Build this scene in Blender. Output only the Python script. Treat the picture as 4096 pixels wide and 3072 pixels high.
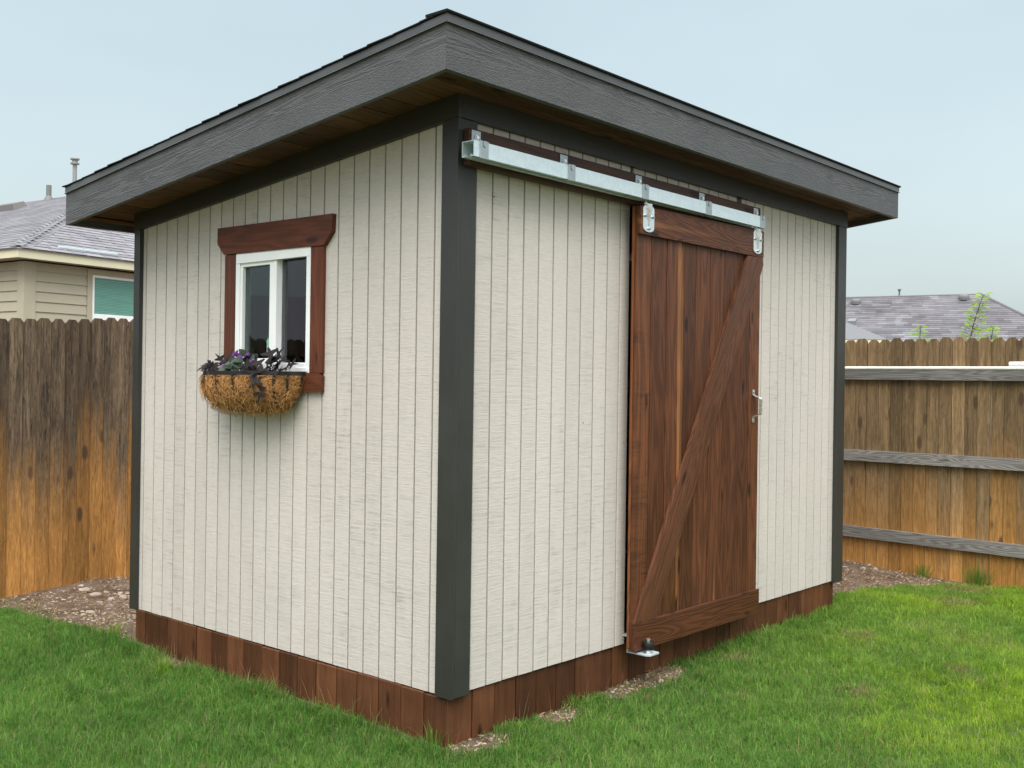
import bpy, math, random
import numpy as np
from mathutils import Matrix, Vector
random.seed(7); rng = np.random.default_rng(7)
sc = bpy.context.scene; COL = sc.collection
for o in list(bpy.data.objects): bpy.data.objects.remove(o)

# ------------------------------------------------------------------ camera
CAM = Vector((-3.0374, -2.9549, 1.2586)); YAW, PITCH, ROLL = 0.7180, 0.0009, 0.0139
fwd = Vector((math.cos(PITCH)*math.cos(YAW), math.cos(PITCH)*math.sin(YAW), math.sin(PITCH)))
rt0 = Vector((math.sin(YAW), -math.cos(YAW), 0)); up0 = rt0.cross(fwd)
rt = math.cos(ROLL)*rt0 + math.sin(ROLL)*up0; up = -math.sin(ROLL)*rt0 + math.cos(ROLL)*up0
cd = bpy.data.cameras.new('camera'); cam = bpy.data.objects.new('camera', cd); COL.objects.link(cam)
cam.matrix_world = Matrix(((rt.x, up.x, -fwd.x, CAM.x), (rt.y, up.y, -fwd.y, CAM.y), (rt.z, up.z, -fwd.z, CAM.z), (0, 0, 0, 1)))
cd.sensor_width = 36; cd.lens = 36*4251.6/4096; cd.clip_start = .05; cd.clip_end = 2000
sc.camera = cam
# ------------------------------------------------------------------ sky: overcast, with the clear-air sky faintly behind the cloud deck
SUN_EL, SUN_AZ = math.radians(58), math.radians(222)      # azimuth of the direction towards the sun, from +x counter-clockwise
w = bpy.data.worlds.new('World'); sc.world = w; w.use_nodes = True
wt = w.node_tree; wt.nodes.clear()
def WN(t, **k):
    n = wt.nodes.new(t)
    for a, b in k.items(): setattr(n, a, b)
    return n
wo = WN('ShaderNodeOutputWorld'); add = WN('ShaderNodeAddShader'); b1 = WN('ShaderNodeBackground'); b2 = WN('ShaderNodeBackground')
sky = WN('ShaderNodeTexSky', sky_type='NISHITA', sun_disc=False, sun_elevation=SUN_EL, sun_rotation=math.pi/2-SUN_AZ)
sky.dust_density = 6; sky.air_density = 1.5
b1.inputs[1].default_value = .05
tc = WN('ShaderNodeTexCoord'); sx = WN('ShaderNodeSeparateXYZ'); ramp = WN('ShaderNodeValToRGB')
nz = WN('ShaderNodeTexNoise'); nz.inputs['Scale'].default_value = 2.2; nz.inputs['Detail'].default_value = 4
mp = WN('ShaderNodeMapping'); mp.inputs['Scale'].default_value = (1, 1, 2.5)
mr = WN('ShaderNodeMapRange'); mr.inputs[1].default_value = .3; mr.inputs[2].default_value = .7; mr.inputs[3].default_value = .93; mr.inputs[4].default_value = 1.07
mu = WN('ShaderNodeVectorMath', operation='SCALE')
e = ramp.color_ramp.elements
e[0].position = 0; e[0].color = (.285, .338, .362, 1); e[1].position = 1; e[1].color = (1.80, 1.82, 1.82, 1)
x = ramp.color_ramp.elements.new(.34); x.color = (.272, .322, .326, 1)
L = wt.links.new
L(tc.outputs['Generated'], sx.inputs[0]); L(sx.outputs['Z'], ramp.inputs[0])
L(tc.outputs['Generated'], mp.inputs[0]); L(mp.outputs[0], nz.inputs['Vector']); L(nz.outputs[0], mr.inputs[0])
L(ramp.outputs[0], mu.inputs[0]); L(mr.outputs[0], mu.inputs['Scale']); L(mu.outputs[0], b2.inputs[0])
L(sky.outputs[0], b1.inputs[0]); L(b1.outputs[0], add.inputs[0]); L(b2.outputs[0], add.inputs[1]); L(add.outputs[0], wo.inputs[0])
sd = bpy.data.lights.new('sun', 'SUN'); sd.energy = 1.5; sd.angle = math.radians(50); sd.color = (1, .965, .91)
so = bpy.data.objects.new('sun', sd); COL.objects.link(so)
d = Vector((math.cos(SUN_EL)*math.cos(SUN_AZ), math.cos(SUN_EL)*math.sin(SUN_AZ), math.sin(SUN_EL)))
so.rotation_euler = d.to_track_quat('Z', 'Y').to_euler()
vs = sc.view_settings; vs.view_transform = 'Standard'; vs.look = 'None'; vs.exposure = 0.76; vs.gamma = 1; vs.use_curve_mapping = False
sc.cycles.max_bounces = 8; sc.cycles.transparent_max_bounces = 16

# ------------------------------------------------------------------ material helpers
class Mat:
    def __init__(s, name):
        s.m = bpy.data.materials.new(name); s.m.use_nodes = True; s.t = s.m.node_tree; s.t.nodes.clear()
        s.out = s.n('ShaderNodeOutputMaterial'); s.b = s.n('ShaderNodeBsdfPrincipled'); s.l(s.b.outputs[0], s.out.inputs[0])
        s._c = None
    def n(s, t, **k):
        n = s.t.nodes.new(t)
        for a, b in k.items(): setattr(n, a, b)
        return n
    def l(s, a, b): s.t.links.new(a, b)
    def put(s, sock, v):
        if hasattr(v, 'is_output'): s.l(v, sock)
        elif v is not None:
            if isinstance(v, (tuple, list)) and len(v) == 3 and sock.type == 'RGBA': v = (*v, 1)
            sock.default_value = v
    def coord(s, rnd=True):
        tc = s.n('ShaderNodeTexCoord').outputs['Object']
        if not rnd: return tc
        r = s.n('ShaderNodeObjectInfo').outputs['Random']
        v = s.n('ShaderNodeVectorMath', operation='SCALE'); v.inputs[0].default_value = (37.1, 91.7, 53.3); s.l(r, v.inputs['Scale'])
        a = s.n('ShaderNodeVectorMath', operation='ADD'); s.l(tc, a.inputs[0]); s.l(v.outputs[0], a.inputs[1]); return a.outputs[0]
    def rand(s): return s.n('ShaderNodeObjectInfo').outputs['Random']
    def map(s, v, sc): 
        m = s.n('ShaderNodeVectorMath', operation='MULTIPLY'); s.l(v, m.inputs[0]); m.inputs[1].default_value = sc; return m.outputs[0]
    def noise(s, v, scale=1, detail=3, rough=.5, dist=0):
        n = s.n('ShaderNodeTexNoise'); s.l(v, n.inputs['Vector']); n.inputs['Scale'].default_value = scale
        n.inputs['Detail'].default_value = detail; n.inputs['Roughness'].default_value = rough; n.inputs['Distortion'].default_value = dist
        return n.outputs[0]
    def math(s, op, a, b=0, c=0, clamp=False):
        n = s.n('ShaderNodeMath', operation=op, use_clamp=clamp)
        for i, q in enumerate((a, b, c)): s.put(n.inputs[i], q)
        return n.outputs[0]
    def rng(s, v, a, b, c=0, d=1):
        n = s.n('ShaderNodeMapRange'); n.clamp = True
        s.put(n.inputs[0], v)
        for i, q in enumerate((a, b, c, d)): s.put(n.inputs[i+1], q)
        return n.outputs[0]
    def mix(s, f, a, b, blend='MIX'):
        n = s.n('ShaderNodeMix', data_type='RGBA', blend_type=blend)
        s.put(n.inputs[0], f); s.put(n.inputs[6], a); s.put(n.inputs[7], b); return n.outputs[2]
    def scale(s, col, f):
        n = s.n('ShaderNodeVectorMath', operation='SCALE'); s.put(n.inputs[0], col); s.put(n.inputs['Scale'], f); return n.outputs[0]
    def bump(s, h, dist=.002, strength=1):
        n = s.n('ShaderNodeBump'); n.inputs['Distance'].default_value = dist; n.inputs['Strength'].default_value = strength
        s.l(h, n.inputs['Height']); s.l(n.outputs[0], s.b.inputs['Normal'])
    def sep(s, v):
        n = s.n('ShaderNodeSeparateXYZ'); s.l(v, n.inputs[0]); return n.outputs
    def set(s, color=None, rough=None, metal=None, spec=None):
        if color is not None: s.put(s.b.inputs['Base Color'], color)
        if rough is not None: s.put(s.b.inputs['Roughness'], rough)
        if metal is not None: s.put(s.b.inputs['Metallic'], metal)
        if spec is not None: s.put(s.b.inputs['Specular IOR Level'], spec)
        return s.m

def ax3(axis, along, across): return tuple(along if a == axis else across for a in 'XYZ')

def wood(name, axis, dark, light, sap=None, sapth=.66, rough=.55, var=(.75, 1.25), lines=34, spec=.35, knots=True, bump=.0015, hue=None, saw=False, rw=.30, tsc=5):
    M = Mat(name); c = M.coord()
    base = M.noise(M.map(c, ax3(axis, .9, 11)), 1, 2, .45, .3)
    ring = M.math('SINE', M.math('MULTIPLY', base, lines*2.6))
    ring = M.rng(ring, -.9, .9)
    fib = M.noise(M.map(c, ax3(axis, 6, 330)), 1, 3, .6)
    tone = M.noise(M.map(c, ax3(axis, .9 if tsc > 4 else 6, tsc)), 1, 3, .6)
    f = M.rng(M.math('ADD', M.math('MULTIPLY', ring, rw), M.math('MULTIPLY', fib, 1-rw)), .12, .88)
    col = M.mix(f, dark, light)
    if sap:
        sp = M.noise(M.map(c, ax3(axis, .28, 15)), 1, 0, .4)
        col = M.mix(M.math('MULTIPLY', M.rng(sp, sapth, sapth+.05), .9), col, M.mix(f, tuple(q*.55 for q in sap), sap))
    if hue: col = M.mix(M.math('MULTIPLY', M.rng(M.noise(M.map(c, ax3(axis, 1.5, 9)), 1, 2), .48, .68), .7), col, hue)
    if knots:
        v = M.n('ShaderNodeTexVoronoi'); M.l(M.map(c, ax3(axis, 2.6, 7.5)), v.inputs['Vector']); v.inputs['Scale'].default_value = 1
        kd = M.math('ADD', v.outputs['Distance'], M.math('MULTIPLY', M.noise(c, 30), .05))
        col = M.mix(M.rng(kd, .10, .17, .85, 0), col, tuple(q*.35 for q in dark))
    if saw:
        sm_ = M.noise(M.map(c, ax3(axis, 55, 7)), 1, 4, .65, .3); pm_ = M.noise(M.map(c, ax3(axis, 5, 9)), 1, 3)
        col = M.scale(col, M.rng(M.math('MULTIPLY', M.rng(sm_, .45, .7), M.rng(pm_, .4, .62)), 0, 1, 1.1, .42))
    r = M.rand()
    col = M.scale(col, M.math('MULTIPLY', M.rng(r, 0, 1, *var), M.rng(tone, .3, .7, .80, 1.2)))
    M.bump(M.math('ADD', M.math('MULTIPLY', ring, .6), fib), bump)
    return M.set(col, M.rng(tone, .3, .7, rough-.1, rough+.12), 0, spec)

def paint(name, col, rough=.5, grain=None, amp=.0008, mott=.12, spec=.5):
    M = Mat(name); c = M.coord()
    m = M.noise(c, 3.5, 5, .65)
    k = M.noise(M.map(c, ax3(grain, 5, 160)) if grain else M.map(c, (60, 60, 60)), 1, 3, .6)
    cc = M.scale(col, M.math('ADD', M.rng(m, .3, .7, 1-mott, 1+mott), M.rng(k, .3, .7, -mott*.6, mott*.6)))
    M.bump(k, amp); return M.set(cc, M.rng(m, .3, .7, rough-.07, rough+.1), 0, spec)

def siding_mat():
    M = Mat('siding_paint'); c = M.coord(False); cr = M.coord()
    # rough-sawn saw marks run across each strip; thin, worn paint lets grey show along them in patches
    saw = M.noise(M.map(cr, (6, 6, 105)), 1, 3, .6, .0)
    saw2 = M.noise(M.map(cr, (26, 26, 330)), 1, 3, .65)
    patch = M.noise(M.map(c, (2.3, 2.3, .9)), 1, 5, .66)
    patch2 = M.noise(M.map(cr, (14, 14, 6)), 1, 4, .7)
    worn = M.math('MULTIPLY', M.rng(patch, .40, .66, .12, 1), M.rng(patch2, .40, .70, .15, 1))
    line = M.math('ADD', M.math('MULTIPLY', M.rng(saw, .50, .66), .8), M.math('MULTIPLY', M.rng(saw2, .48, .70), .75), clamp=True)
    m = M.math('ADD', M.math('MULTIPLY', worn, line), M.math('MULTIPLY', M.rng(saw, .60, .72), .15), clamp=True)
    base = M.mix(M.noise(c, 1.2, 3), (.552, .510, .474), (.607, .568, .530))
    base = M.scale(base, M.math('MULTIPLY', M.rng(M.rand(), 0, 1, .955, 1.03), M.rng(saw2, .3, .7, .88, 1.09)))
    col = M.mix(M.math('MULTIPLY', m, .76), base, (.235, .228, .22))
    sp = M.n('ShaderNodeTexVoronoi'); M.l(c, sp.inputs['Vector']); sp.inputs['Scale'].default_value = 4.2
    col = M.mix(M.rng(sp.outputs['Distance'], .016, .024, .8, 0), col, (.09, .08, .07))
    M.bump(M.math('ADD', saw, M.math('MULTIPLY', saw2, .8)), .0017, .8)
    return M.set(col, .6, 0, .3)

def fascia_mat(name, axis, across_seed=0):
    M = Mat(name); c = M.coord()
    base = M.noise(M.map(c, ax3(axis, .55, 9)), 1, 3, .5, .25)
    ring = M.math('SINE', M.math('MULTIPLY', base, 150))
    fine = M.noise(M.map(c, ax3(axis, 45, 210)), 1, 3, .65)
    mask = M.rng(M.noise(M.map(c, ax3(axis, .5, 8)), 1, 1), .44, .6)
    h = M.math('ADD', M.math('MULTIPLY', ring, M.math('MULTIPLY', mask, .22)), M.math('MULTIPLY', fine, 1.5))
    M.bump(h, .0022, 1)
    lo = M.rng(M.math('ADD', M.math('MULTIPLY', ring, M.math('MULTIPLY', mask, .35)), fine), .25, .75, .72, 1.22)
    cc = M.scale((.066, .069, .071), M.math('MULTIPLY', lo, M.rng(M.noise(c, 4, 4), .3, .7, .88, 1.15)))
    return M.set(cc, .46, 0, .5)

def metal(name, col, rough, amp=.08, met=.85):
    M = Mat(name); c = M.coord()
    v = M.n('ShaderNodeTexVoronoi'); M.l(c, v.inputs['Vector']); v.inputs['Scale'].default_value = 70
    n = M.noise(M.map(c, (6, 60, 90)), 1, 4, .6)
    k = M.math('ADD', M.math('MULTIPLY', M.sep(v.outputs['Color'])[0], .5), M.math('MULTIPLY', n, .5))
    return M.set(M.scale(col, M.rng(k, .2, .8, 1-amp, 1+amp)), M.rng(k, .2, .8, rough-.08, rough+.12), met)

def picket_mat(name, grey, grey2, low, low2, z0, zw, streak, wet=1):
    M = Mat(name); c = M.coord(); cz = M.coord(False); r = M.rand()
    fib = M.noise(M.map(c, (150, 150, 5)), 1, 4, .65)
    st = M.noise(M.map(c, (34, 34, 1.6)), 1, 4, .62, .6)
    fl = M.noise(M.map(c, (60, 60, 10)), 1, 4, .65, 1.4)
    z = M.sep(cz)[2]
    zz = M.math('ADD', z, M.math('ADD', M.math('MULTIPLY', M.math('SUBTRACT', st, .5), streak), M.math('MULTIPLY', M.math('SUBTRACT', r, .5), .75)))
    t = M.rng(zz, z0-zw, z0+zw)
    top = M.mix(M.rng(M.math('ADD', M.math('MULTIPLY', st, .5), M.math('MULTIPLY', fl, .5)), .36, .62), grey, grey2)
    bot = M.mix(M.rng(fl, .3, .7), low, low2)
    col = M.mix(t, bot, top)
    base = M.noise(M.map(c, (14, 14, 1.4)), 1, 3, .5, .4)
    ring = M.rng(M.math('SINE', M.math('MULTIPLY', base, 40)), -.9, .9)
    col = M.scale(col, M.math('MULTIPLY', M.rng(fib, .3, .7, .78, 1.2), M.rng(ring, 0, 1, .9, 1.08)))
    v = M.n('ShaderNodeTexVoronoi'); M.l(M.map(c, (8, 8, 3.0)), v.inputs['Vector']); v.inputs['Scale'].default_value = 1
    kd = M.math('ADD', v.outputs['Distance'], M.math('MULTIPLY', M.noise(c, 40), .05))
    col = M.mix(M.rng(kd, .14, .22, .85, 0), col, (.07, .042, .026))
    col = M.scale(col, M.rng(M.noise(M.map(c, (1, 1, 1)), .01, 0), .3, .7, .8, 1.2))
    tone = M.rng(M.math('FRACT', M.math('MULTIPLY', r, 17.3)), 0, 1, .70, 1.25)
    M.bump(M.math('ADD', fib, M.math('MULTIPLY', ring, .5)), .002)
    return M.set(M.scale(col, tone), .75, 0, .25)

def plain(name, col, rough=.5, metal_=0, spec=.5, nscale=0, namp=.1):
    M = Mat(name)
    if nscale:
        c = M.coord(); col = M.scale(col, M.rng(M.noise(c, nscale, 4), .3, .7, 1-namp, 1+namp))
    return M.set(col, rough, metal_, spec)

MT = {}
MT['siding'] = siding_mat()
MT['groove'] = paint('groove_shade_tint', (.12, .115, .105), .7, 'Z')  # siding paint darkened: shade inside the grooves is put into this colour
MT['trim'] = paint('charcoal_trim_paint', (.030, .031, .0285), .45, 'Z', .0006)
MT['trimY'] = paint('charcoal_frieze_paint', (.030, .031, .0285), .45, 'Y', .0006)
MT['trimX'] = paint('charcoal_frieze_paint_front', (.030, .031, .0285), .45, 'X', .0006)
MT['fasY'] = fascia_mat('embossed_fascia_rake', 'Y'); MT['fasX'] = fascia_mat('embossed_fascia_front', 'X')
MT['drip'] = plain('dark_drip_metal', (.085, .088, .092), .4, .2, .5, 6, .12)
MT['shing'] = plain('dark_shingle', (.016, .016, .015), .95, 0, .1, 160, .6)
MT['soffit'] = wood('soffit_cedar', 'X', (.055, .025, .014), (.16, .078, .042), None, rough=.6, var=(.65, 1.25), knots=True, spec=.2)
MT['deck'] = plain('roof_deck', (.05, .035, .025), .8)
MT['door'] = wood('stained_cedar_planks', 'Z', (.030, .0098, .0045), (.138, .048, .0185), (.28, .115, .040), .67, rough=.5, var=(.60, 1.45), spec=.3, lines=26)
MT['doorX'] = wood('stained_cedar_rail', 'X', (.036, .0112, .005), (.125, .042, .0165), (.20, .08, .03), .70, rough=.5, var=(.9, 1.1), spec=.3, lines=44)
MT['doorB'] = wood('stained_cedar_brace', 'Z', (.040, .0135, .0065), (.150, .057, .025), None, rough=.5, var=(.95, 1.05), spec=.3, lines=44)
MT['doorS'] = wood('rough_sawn_plank', 'Z', (.045, .015, .006), (.175, .060, .021), None, rough=.55, var=(.98, 1.02), lines=18, saw=True)
MT['doorE'] = wood('stained_cedar_edge', 'Z', (.075, .022, .008), (.24, .085, .028), None, rough=.5)
MT['casY'] = wood('stained_casing_across', 'Y', (.062, .0160, .0068), (.145, .041, .0175), None, rough=.55, var=(.9, 1.1), lines=26)
MT['casZ'] = wood('stained_casing_upright', 'Z', (.062, .0160, .0068), (.145, .041, .0175), None, rough=.55, var=(.9, 1.1), lines=26)
MT['skirt'] = wood('stained_skirt', 'Z', (.046, .0160, .0068), (.132, .053, .0225), None, rough=.65, var=(.62, 1.4), spec=.22, lines=12, rw=.14, tsc=3.9)
MT['ledger'] = wood('stained_ledger', 'X', (.028, .012, .008), (.075, .032, .019), None, rough=.55, var=(.95, 1.05))
MT['galv'] = metal('galvanised_steel', (.66, .755, .80), .40, .06, .5)
MT['zinc'] = metal('bright_zinc', (.80, .84, .85), .26)
MT['galvd'] = metal('galvanised_bracket', (.42, .47, .49), .45)
MT['vinyl'] = plain('white_vinyl', (.84, .87, .88), .35, 0, .5, 8, .03)
MT['blackm'] = plain('black_powder_coat', (.012, .013, .015), .4, 0, .5, 30, .2)
MT['rubber'] = plain('black_rubber', (.010, .011, .012), .35)
MT['dark'] = plain('dark_interior', (.035, .028, .022), .85)
MT['pvc'] = plain('white_pipe', (.80, .81, .78), .4, 0, .5, 20, .08)
MT['picL'] = picket_mat('weathered_picket_left', (.024, .0180, .0140), (.152, .106, .066), (.25, .115, .030), (.47, .235, .070), .82, .34, .85)
MT['picR'] = picket_mat('weathered_picket_right', (.094, .062, .032), (.228, .150, .076), (.33, .150, .036), (.48, .245, .068), .50, .45, .45)
MT['rail'] = wood('grey_weathered_rail', 'Y', (.075, .072, .07), (.30, .29, .275), None, rough=.8, var=(.9, 1.1), lines=60, spec=.2)
MT['hside'] = plain('tan_house_siding', (.40, .375, .285), .7, 0, .3, 3, .04)
MT['hfas'] = plain('cream_fascia', (.62, .60, .44), .6, 0, .3, 2, .04)
MT['hsof'] = plain('tan_soffit', (.33, .31, .24), .8)
MT['hroof'] = plain('grey_house_shingle', (.13, .128, .14), .7, 0, .5, 40, .2)

def hshing():
    M = Mat('wet_grey_shingle'); c = M.coord()
    n = M.noise(c, 120, 3, .7); r = M.rand()
    a = M.n('ShaderNodeAttribute', attribute_name='tone').outputs['Fac']
    col = M.scale((.175, .172, .190), M.math('MULTIPLY', M.rng(n, .3, .7, .8, 1.2), M.math('ADD', M.rng(r, 0, 1, .72, 1.15), M.math('MULTIPLY', a, .4))))
    M.bump(n, .002); return M.set(col, .6, 0, .4)
MT['hshing'] = hshing()
def far_shing():
    M = Mat('wet_grey_shingle_far'); c = M.coord(False)
    a = M.n('ShaderNodeAttribute', attribute_name='tone').outputs['Fac']
    n = M.noise(c, .7, 4, .6)
    col = M.mix(M.rng(n, .35, .65), (.104, .098, .108), (.155, .155, .174))
    return M.set(M.scale(col, M.rng(a, 0, 1, .70, 1.3)), .75, 0, .25)
MT['fshing'] = far_shing()

def glass_mat(name, tint=(.01, .012, .012), refl=.5):
    M = Mat(name); M.t.nodes.remove(M.b)
    g = M.n('ShaderNodeBsdfGlossy'); g.inputs['Roughness'].default_value = .01; g.inputs['Color'].default_value = (.95, .93, 1, 1)
    t = M.n('ShaderNodeBsdfTransparent'); t.inputs['Color'].default_value = (.62, .68, .66, 1)
    lw = M.n('ShaderNodeFresnel'); lw.inputs['IOR'].default_value = 1.5
    f = M.math('MULTIPLY', lw.outputs[0], refl, clamp=True)
    m = M.n('ShaderNodeMixShader'); M.l(f, m.inputs[0]); M.l(t.outputs[0], m.inputs[1]); M.l(g.outputs[0], m.inputs[2]); M.l(m.outputs[0], M.out.inputs[0])
    c = M.coord(); wv = M.noise(c, 2.2, 2)
    bn = M.n('ShaderNodeBump'); bn.inputs['Distance'].default_value = .004; bn.inputs['Strength'].default_value = .35; M.l(wv, bn.inputs['Height']); M.l(bn.outputs[0], g.inputs['Normal'])
    return M.m
MT['glass'] = glass_mat('window_glass', refl=1.5); MT['glassS'] = glass_mat('screened_glass', refl=.28)
MT['teal'] = plain('teal_screen_glass', (.10, .27, .225), .18, 0, .5, 4, .08)
MT['hdark'] = plain('dark_window_glass', (.03, .05, .05), .1, 0, .5)

def foliage(name, c1, c2, rough=.5, trans=.25, attr=None, spec=.4):
    M = Mat(name); c = M.coord()
    f = M.noise(c, 25, 3); r = M.rand()
    col = M.mix(M.math('ADD', M.math('MULTIPLY', f, .5), M.math('MULTIPLY', r, .5)), c1, c2)
    M.set(col, rough, 0, spec)
    t = M.n('ShaderNodeBsdfTranslucent'); M.put(t.inputs[0], col); m = M.n('ShaderNodeMixShader'); m.inputs[0].default_value = trans
    M.l(M.b.outputs[0], m.inputs[1]); M.l(t.outputs[0], m.inputs[2]); M.l(m.outputs[0], M.out.inputs[0]); return M.m
MT['vine'] = foliage('dark_vine_leaf', (.010, .0075, .0105), (.034, .028, .029), .62, .08, spec=.2)
MT['vinestem'] = foliage('dark_vine_stem', (.045, .02, .03), (.08, .04, .05), .5, .05)
MT['velvet'] = foliage('velvet_green_leaf', (.018, .035, .024), (.06, .095, .065), .5, .12)
MT['purple'] = foliage('violet_bud', (.10, .012, .16), (.24, .04, .36), .5, .2)
MT['lime'] = foliage('young_leaf', (.13, .28, .03), (.34, .50, .06), .5, .45)
MT['greenleaf'] = foliage('green_leaf', (.05, .13, .03), (.13, .26, .06), .5, .35)
MT['stem'] = plain('green_brown_stem', (.07, .085, .035), .7)
MT['coir'] = plain('coir_mat', (.16, .075, .025), .95, 0, .1, 60, .5)
MT['fibre'] = plain('coir_strand', (.40, .205, .075), .8, 0, .2, 30, .4)
MT['potsoil'] = plain('potting_soil', (.02, .016, .012), .95)
MT['stone'] = plain('pale_limestone', (.36, .30, .25), .85, 0, .2, 18, .25)
MT['straw'] = plain('dry_straw', (.30, .21, .12), .8, 0, .2, 20, .35)
MT['tag'] = plain('green_paper_tag', (.16, .42, .28), .6)

def grass_mat():
    M = Mat('lawn_blades')
    A = lambda n: M.n('ShaderNodeAttribute', attribute_name=n).outputs['Fac']
    tint, dry, lime = A('tint'), A('dry'), A('lime')
    col = M.mix(tint, (.060, .165, .022), (.185, .350, .062))
    col = M.mix(lime, col, M.mix(tint, (.15, .28, .014), (.38, .53, .045)))
    col = M.mix(dry, col, M.mix(tint, (.20, .15, .07), (.42, .34, .18)))
    M.set(col, .55, 0, .22)
    t = M.n('ShaderNodeBsdfTranslucent'); M.put(t.inputs[0], col); m = M.n('ShaderNodeMixShader'); m.inputs[0].default_value = .42
    M.l(M.b.outputs[0], m.inputs[1]); M.l(t.outputs[0], m.inputs[2]); M.l(m.outputs[0], M.out.inputs[0]); return M.m
MT['grass'] = grass_mat()
def soil_mat():
    M = Mat('bare_soil'); c = M.coord(False)
    n1 = M.noise(c, 6, 6, .7); n2 = M.noise(c, 70, 4, .7)
    col = M.mix(M.rng(n1, .35, .65), (.075, .050, .034), (.185, .135, .098))
    col = M.scale(col, M.rng(n2, .3, .7, .7, 1.3))
    g = M.n('ShaderNodeAttribute', attribute_name='lawn').outputs['Fac']
    col = M.mix(g, col, M.mix(n2, (.05, .09, .022), (.11, .14, .05)))
    M.bump(M.math('ADD', n1, n2), .012); return M.set(col, .9, 0, .2)
MT['soil'] = soil_mat()

# ------------------------------------------------------------------ mesh helpers
class MB:
    def __init__(s): s.v = []; s.f = []
    def add(s, vs, fs):
        o = len(s.v); s.v += [tuple(v) for v in vs]; s.f += [tuple(i+o for i in f) for f in fs]; return s
    def box(s, x0, x1, y0, y1, z0, z1, c=.0):
        if c <= 0:
            return s.hexa([(x0,y0,z0),(x1,y0,z0),(x1,y1,z0),(x0,y1,z0),(x0,y0,z1),(x1,y0,z1),(x1,y1,z1),(x0,y1,z1)])
        X=(x0,x1);Y=(y0,y1);Z=(z0,z1); vs=[]; idx={}
        for i in (0,1):
            for j in (0,1):
                for k in (0,1):
                    sx=c if i==0 else -c; sy=c if j==0 else -c; sz=c if k==0 else -c
                    for a,p in enumerate(((X[i],Y[j]+sy,Z[k]+sz),(X[i]+sx,Y[j],Z[k]+sz),(X[i]+sx,Y[j]+sy,Z[k]))):
                        idx[i,j,k,a]=len(vs); vs.append(p)
        fs=[]
        for a in range(3):
            for e in (0,1):
                def g(p,q):
                    t=[0,0,0]; t[a]=e; b=[u for u in range(3) if u!=a]; t[b[0]]=p; t[b[1]]=q; return idx[(*t,a)]
                fs.append([g(0,0),g(1,0),g(1,1),g(0,1)])
        for a in range(3):      # edges along axis a
            b=[u for u in range(3) if u!=a]
            for p in (0,1):
                for q in (0,1):
                    def h(e,ax):
                        t=[0,0,0]; t[a]=e; t[b[0]]=p; t[b[1]]=q; return idx[(*t,ax)]
                    fs.append([h(0,b[0]),h(1,b[0]),h(1,b[1]),h(0,b[1])])
        for i in (0,1):
            for j in (0,1):
                for k in (0,1): fs.append([idx[i,j,k,a] for a in range(3)])
        return s.add(vs,fs)
    def hexa(s, p):
        return s.add(p, [(0,3,2,1),(4,5,6,7),(0,1,5,4),(1,2,6,5),(2,3,7,6),(3,0,4,7)])
    def prism(s, poly, axis, a, b):
        n=len(poly)
        def P(q,h):
            return {'x':(h,q[0],q[1]),'y':(q[0],h,q[1]),'z':(q[0],q[1],h)}[axis]
        vs=[P(q,a) for q in poly]+[P(q,b) for q in poly]
        return s.add(vs,[tuple(range(n))[::-1],tuple(range(n,2*n))]+[(i,(i+1)%n,n+(i+1)%n,n+i) for i in range(n)])
    def tube(s, pts, r, n=8, cap=True):
        pts=[Vector(p) for p in pts]; rs=r if isinstance(r,(list,tuple)) else [r]*len(pts); vs=[]; fs=[]
        for i,p in enumerate(pts):
            t=(pts[min(i+1,len(pts)-1)]-pts[max(i-1,0)]).normalized()
            a=t.cross(Vector((0,0,1)) if abs(t.z)<.9 else Vector((1,0,0))).normalized(); b=t.cross(a)
            for k in range(n):
                q=2*math.pi*k/n; vs.append(p+(a*math.cos(q)+b*math.sin(q))*rs[i])
        for i in range(len(pts)-1):
            for k in range(n): fs.append((i*n+k,i*n+(k+1)%n,(i+1)*n+(k+1)%n,(i+1)*n+k))
        if cap: fs.append(tuple(range(n))[::-1]); fs.append(tuple(range((len(pts)-1)*n,len(pts)*n)))
        return s.add(vs,fs)
    def lathe(s, prof, c, n=16, axis='z'):
        vs=[];fs=[]
        for r,h in prof:
            for k in range(n):
                q=2*math.pi*k/n; u,v=r*math.cos(q),r*math.sin(q)
                vs.append({'z':(c[0]+u,c[1]+v,c[2]+h),'y':(c[0]+u,c[1]+h,c[2]+v),'x':(c[0]+h,c[1]+u,c[2]+v)}[axis])
        m=len(prof)
        for i in range(m-1):
            for k in range(n): fs.append((i*n+k,i*n+(k+1)%n,(i+1)*n+(k+1)%n,(i+1)*n+k))
        fs.append(tuple(range(n))[::-1]); fs.append(tuple(range((m-1)*n,m*n)))
        return s.add(vs,fs)
    def obj(s, name, mat, parent=None, M=None, smooth=False):
        vs=s.v
        if M is not None:
            I=M.inverted(); vs=[tuple(I@Vector(v)) for v in vs]
        me=bpy.data.meshes.new(name); me.from_pydata(vs,[],s.f); me.validate(); me.update()
        import bmesh
        b=bmesh.new(); b.from_mesh(me); bmesh.ops.recalc_face_normals(b,faces=b.faces); b.to_mesh(me); b.free()
        if smooth:
            for p in me.polygons: p.use_smooth=True
            try: me.set_sharp_from_angle(angle=math.radians(40))
            except Exception: pass
        if mat: me.materials.append(MT[mat] if isinstance(mat,str) else mat)
        o=bpy.data.objects.new(name,me); COL.objects.link(o)
        if M is not None: o.matrix_world=M
        if parent is not None: setpar(o,parent)
        return o
def wm(o):
    m=o.matrix_basis.copy(); p=o.parent
    while p is not None: m=p.matrix_basis@m; p=p.parent
    return m
def setpar(o,p):
    o.matrix_basis = wm(p).inverted()@o.matrix_basis; o.parent=p
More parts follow.
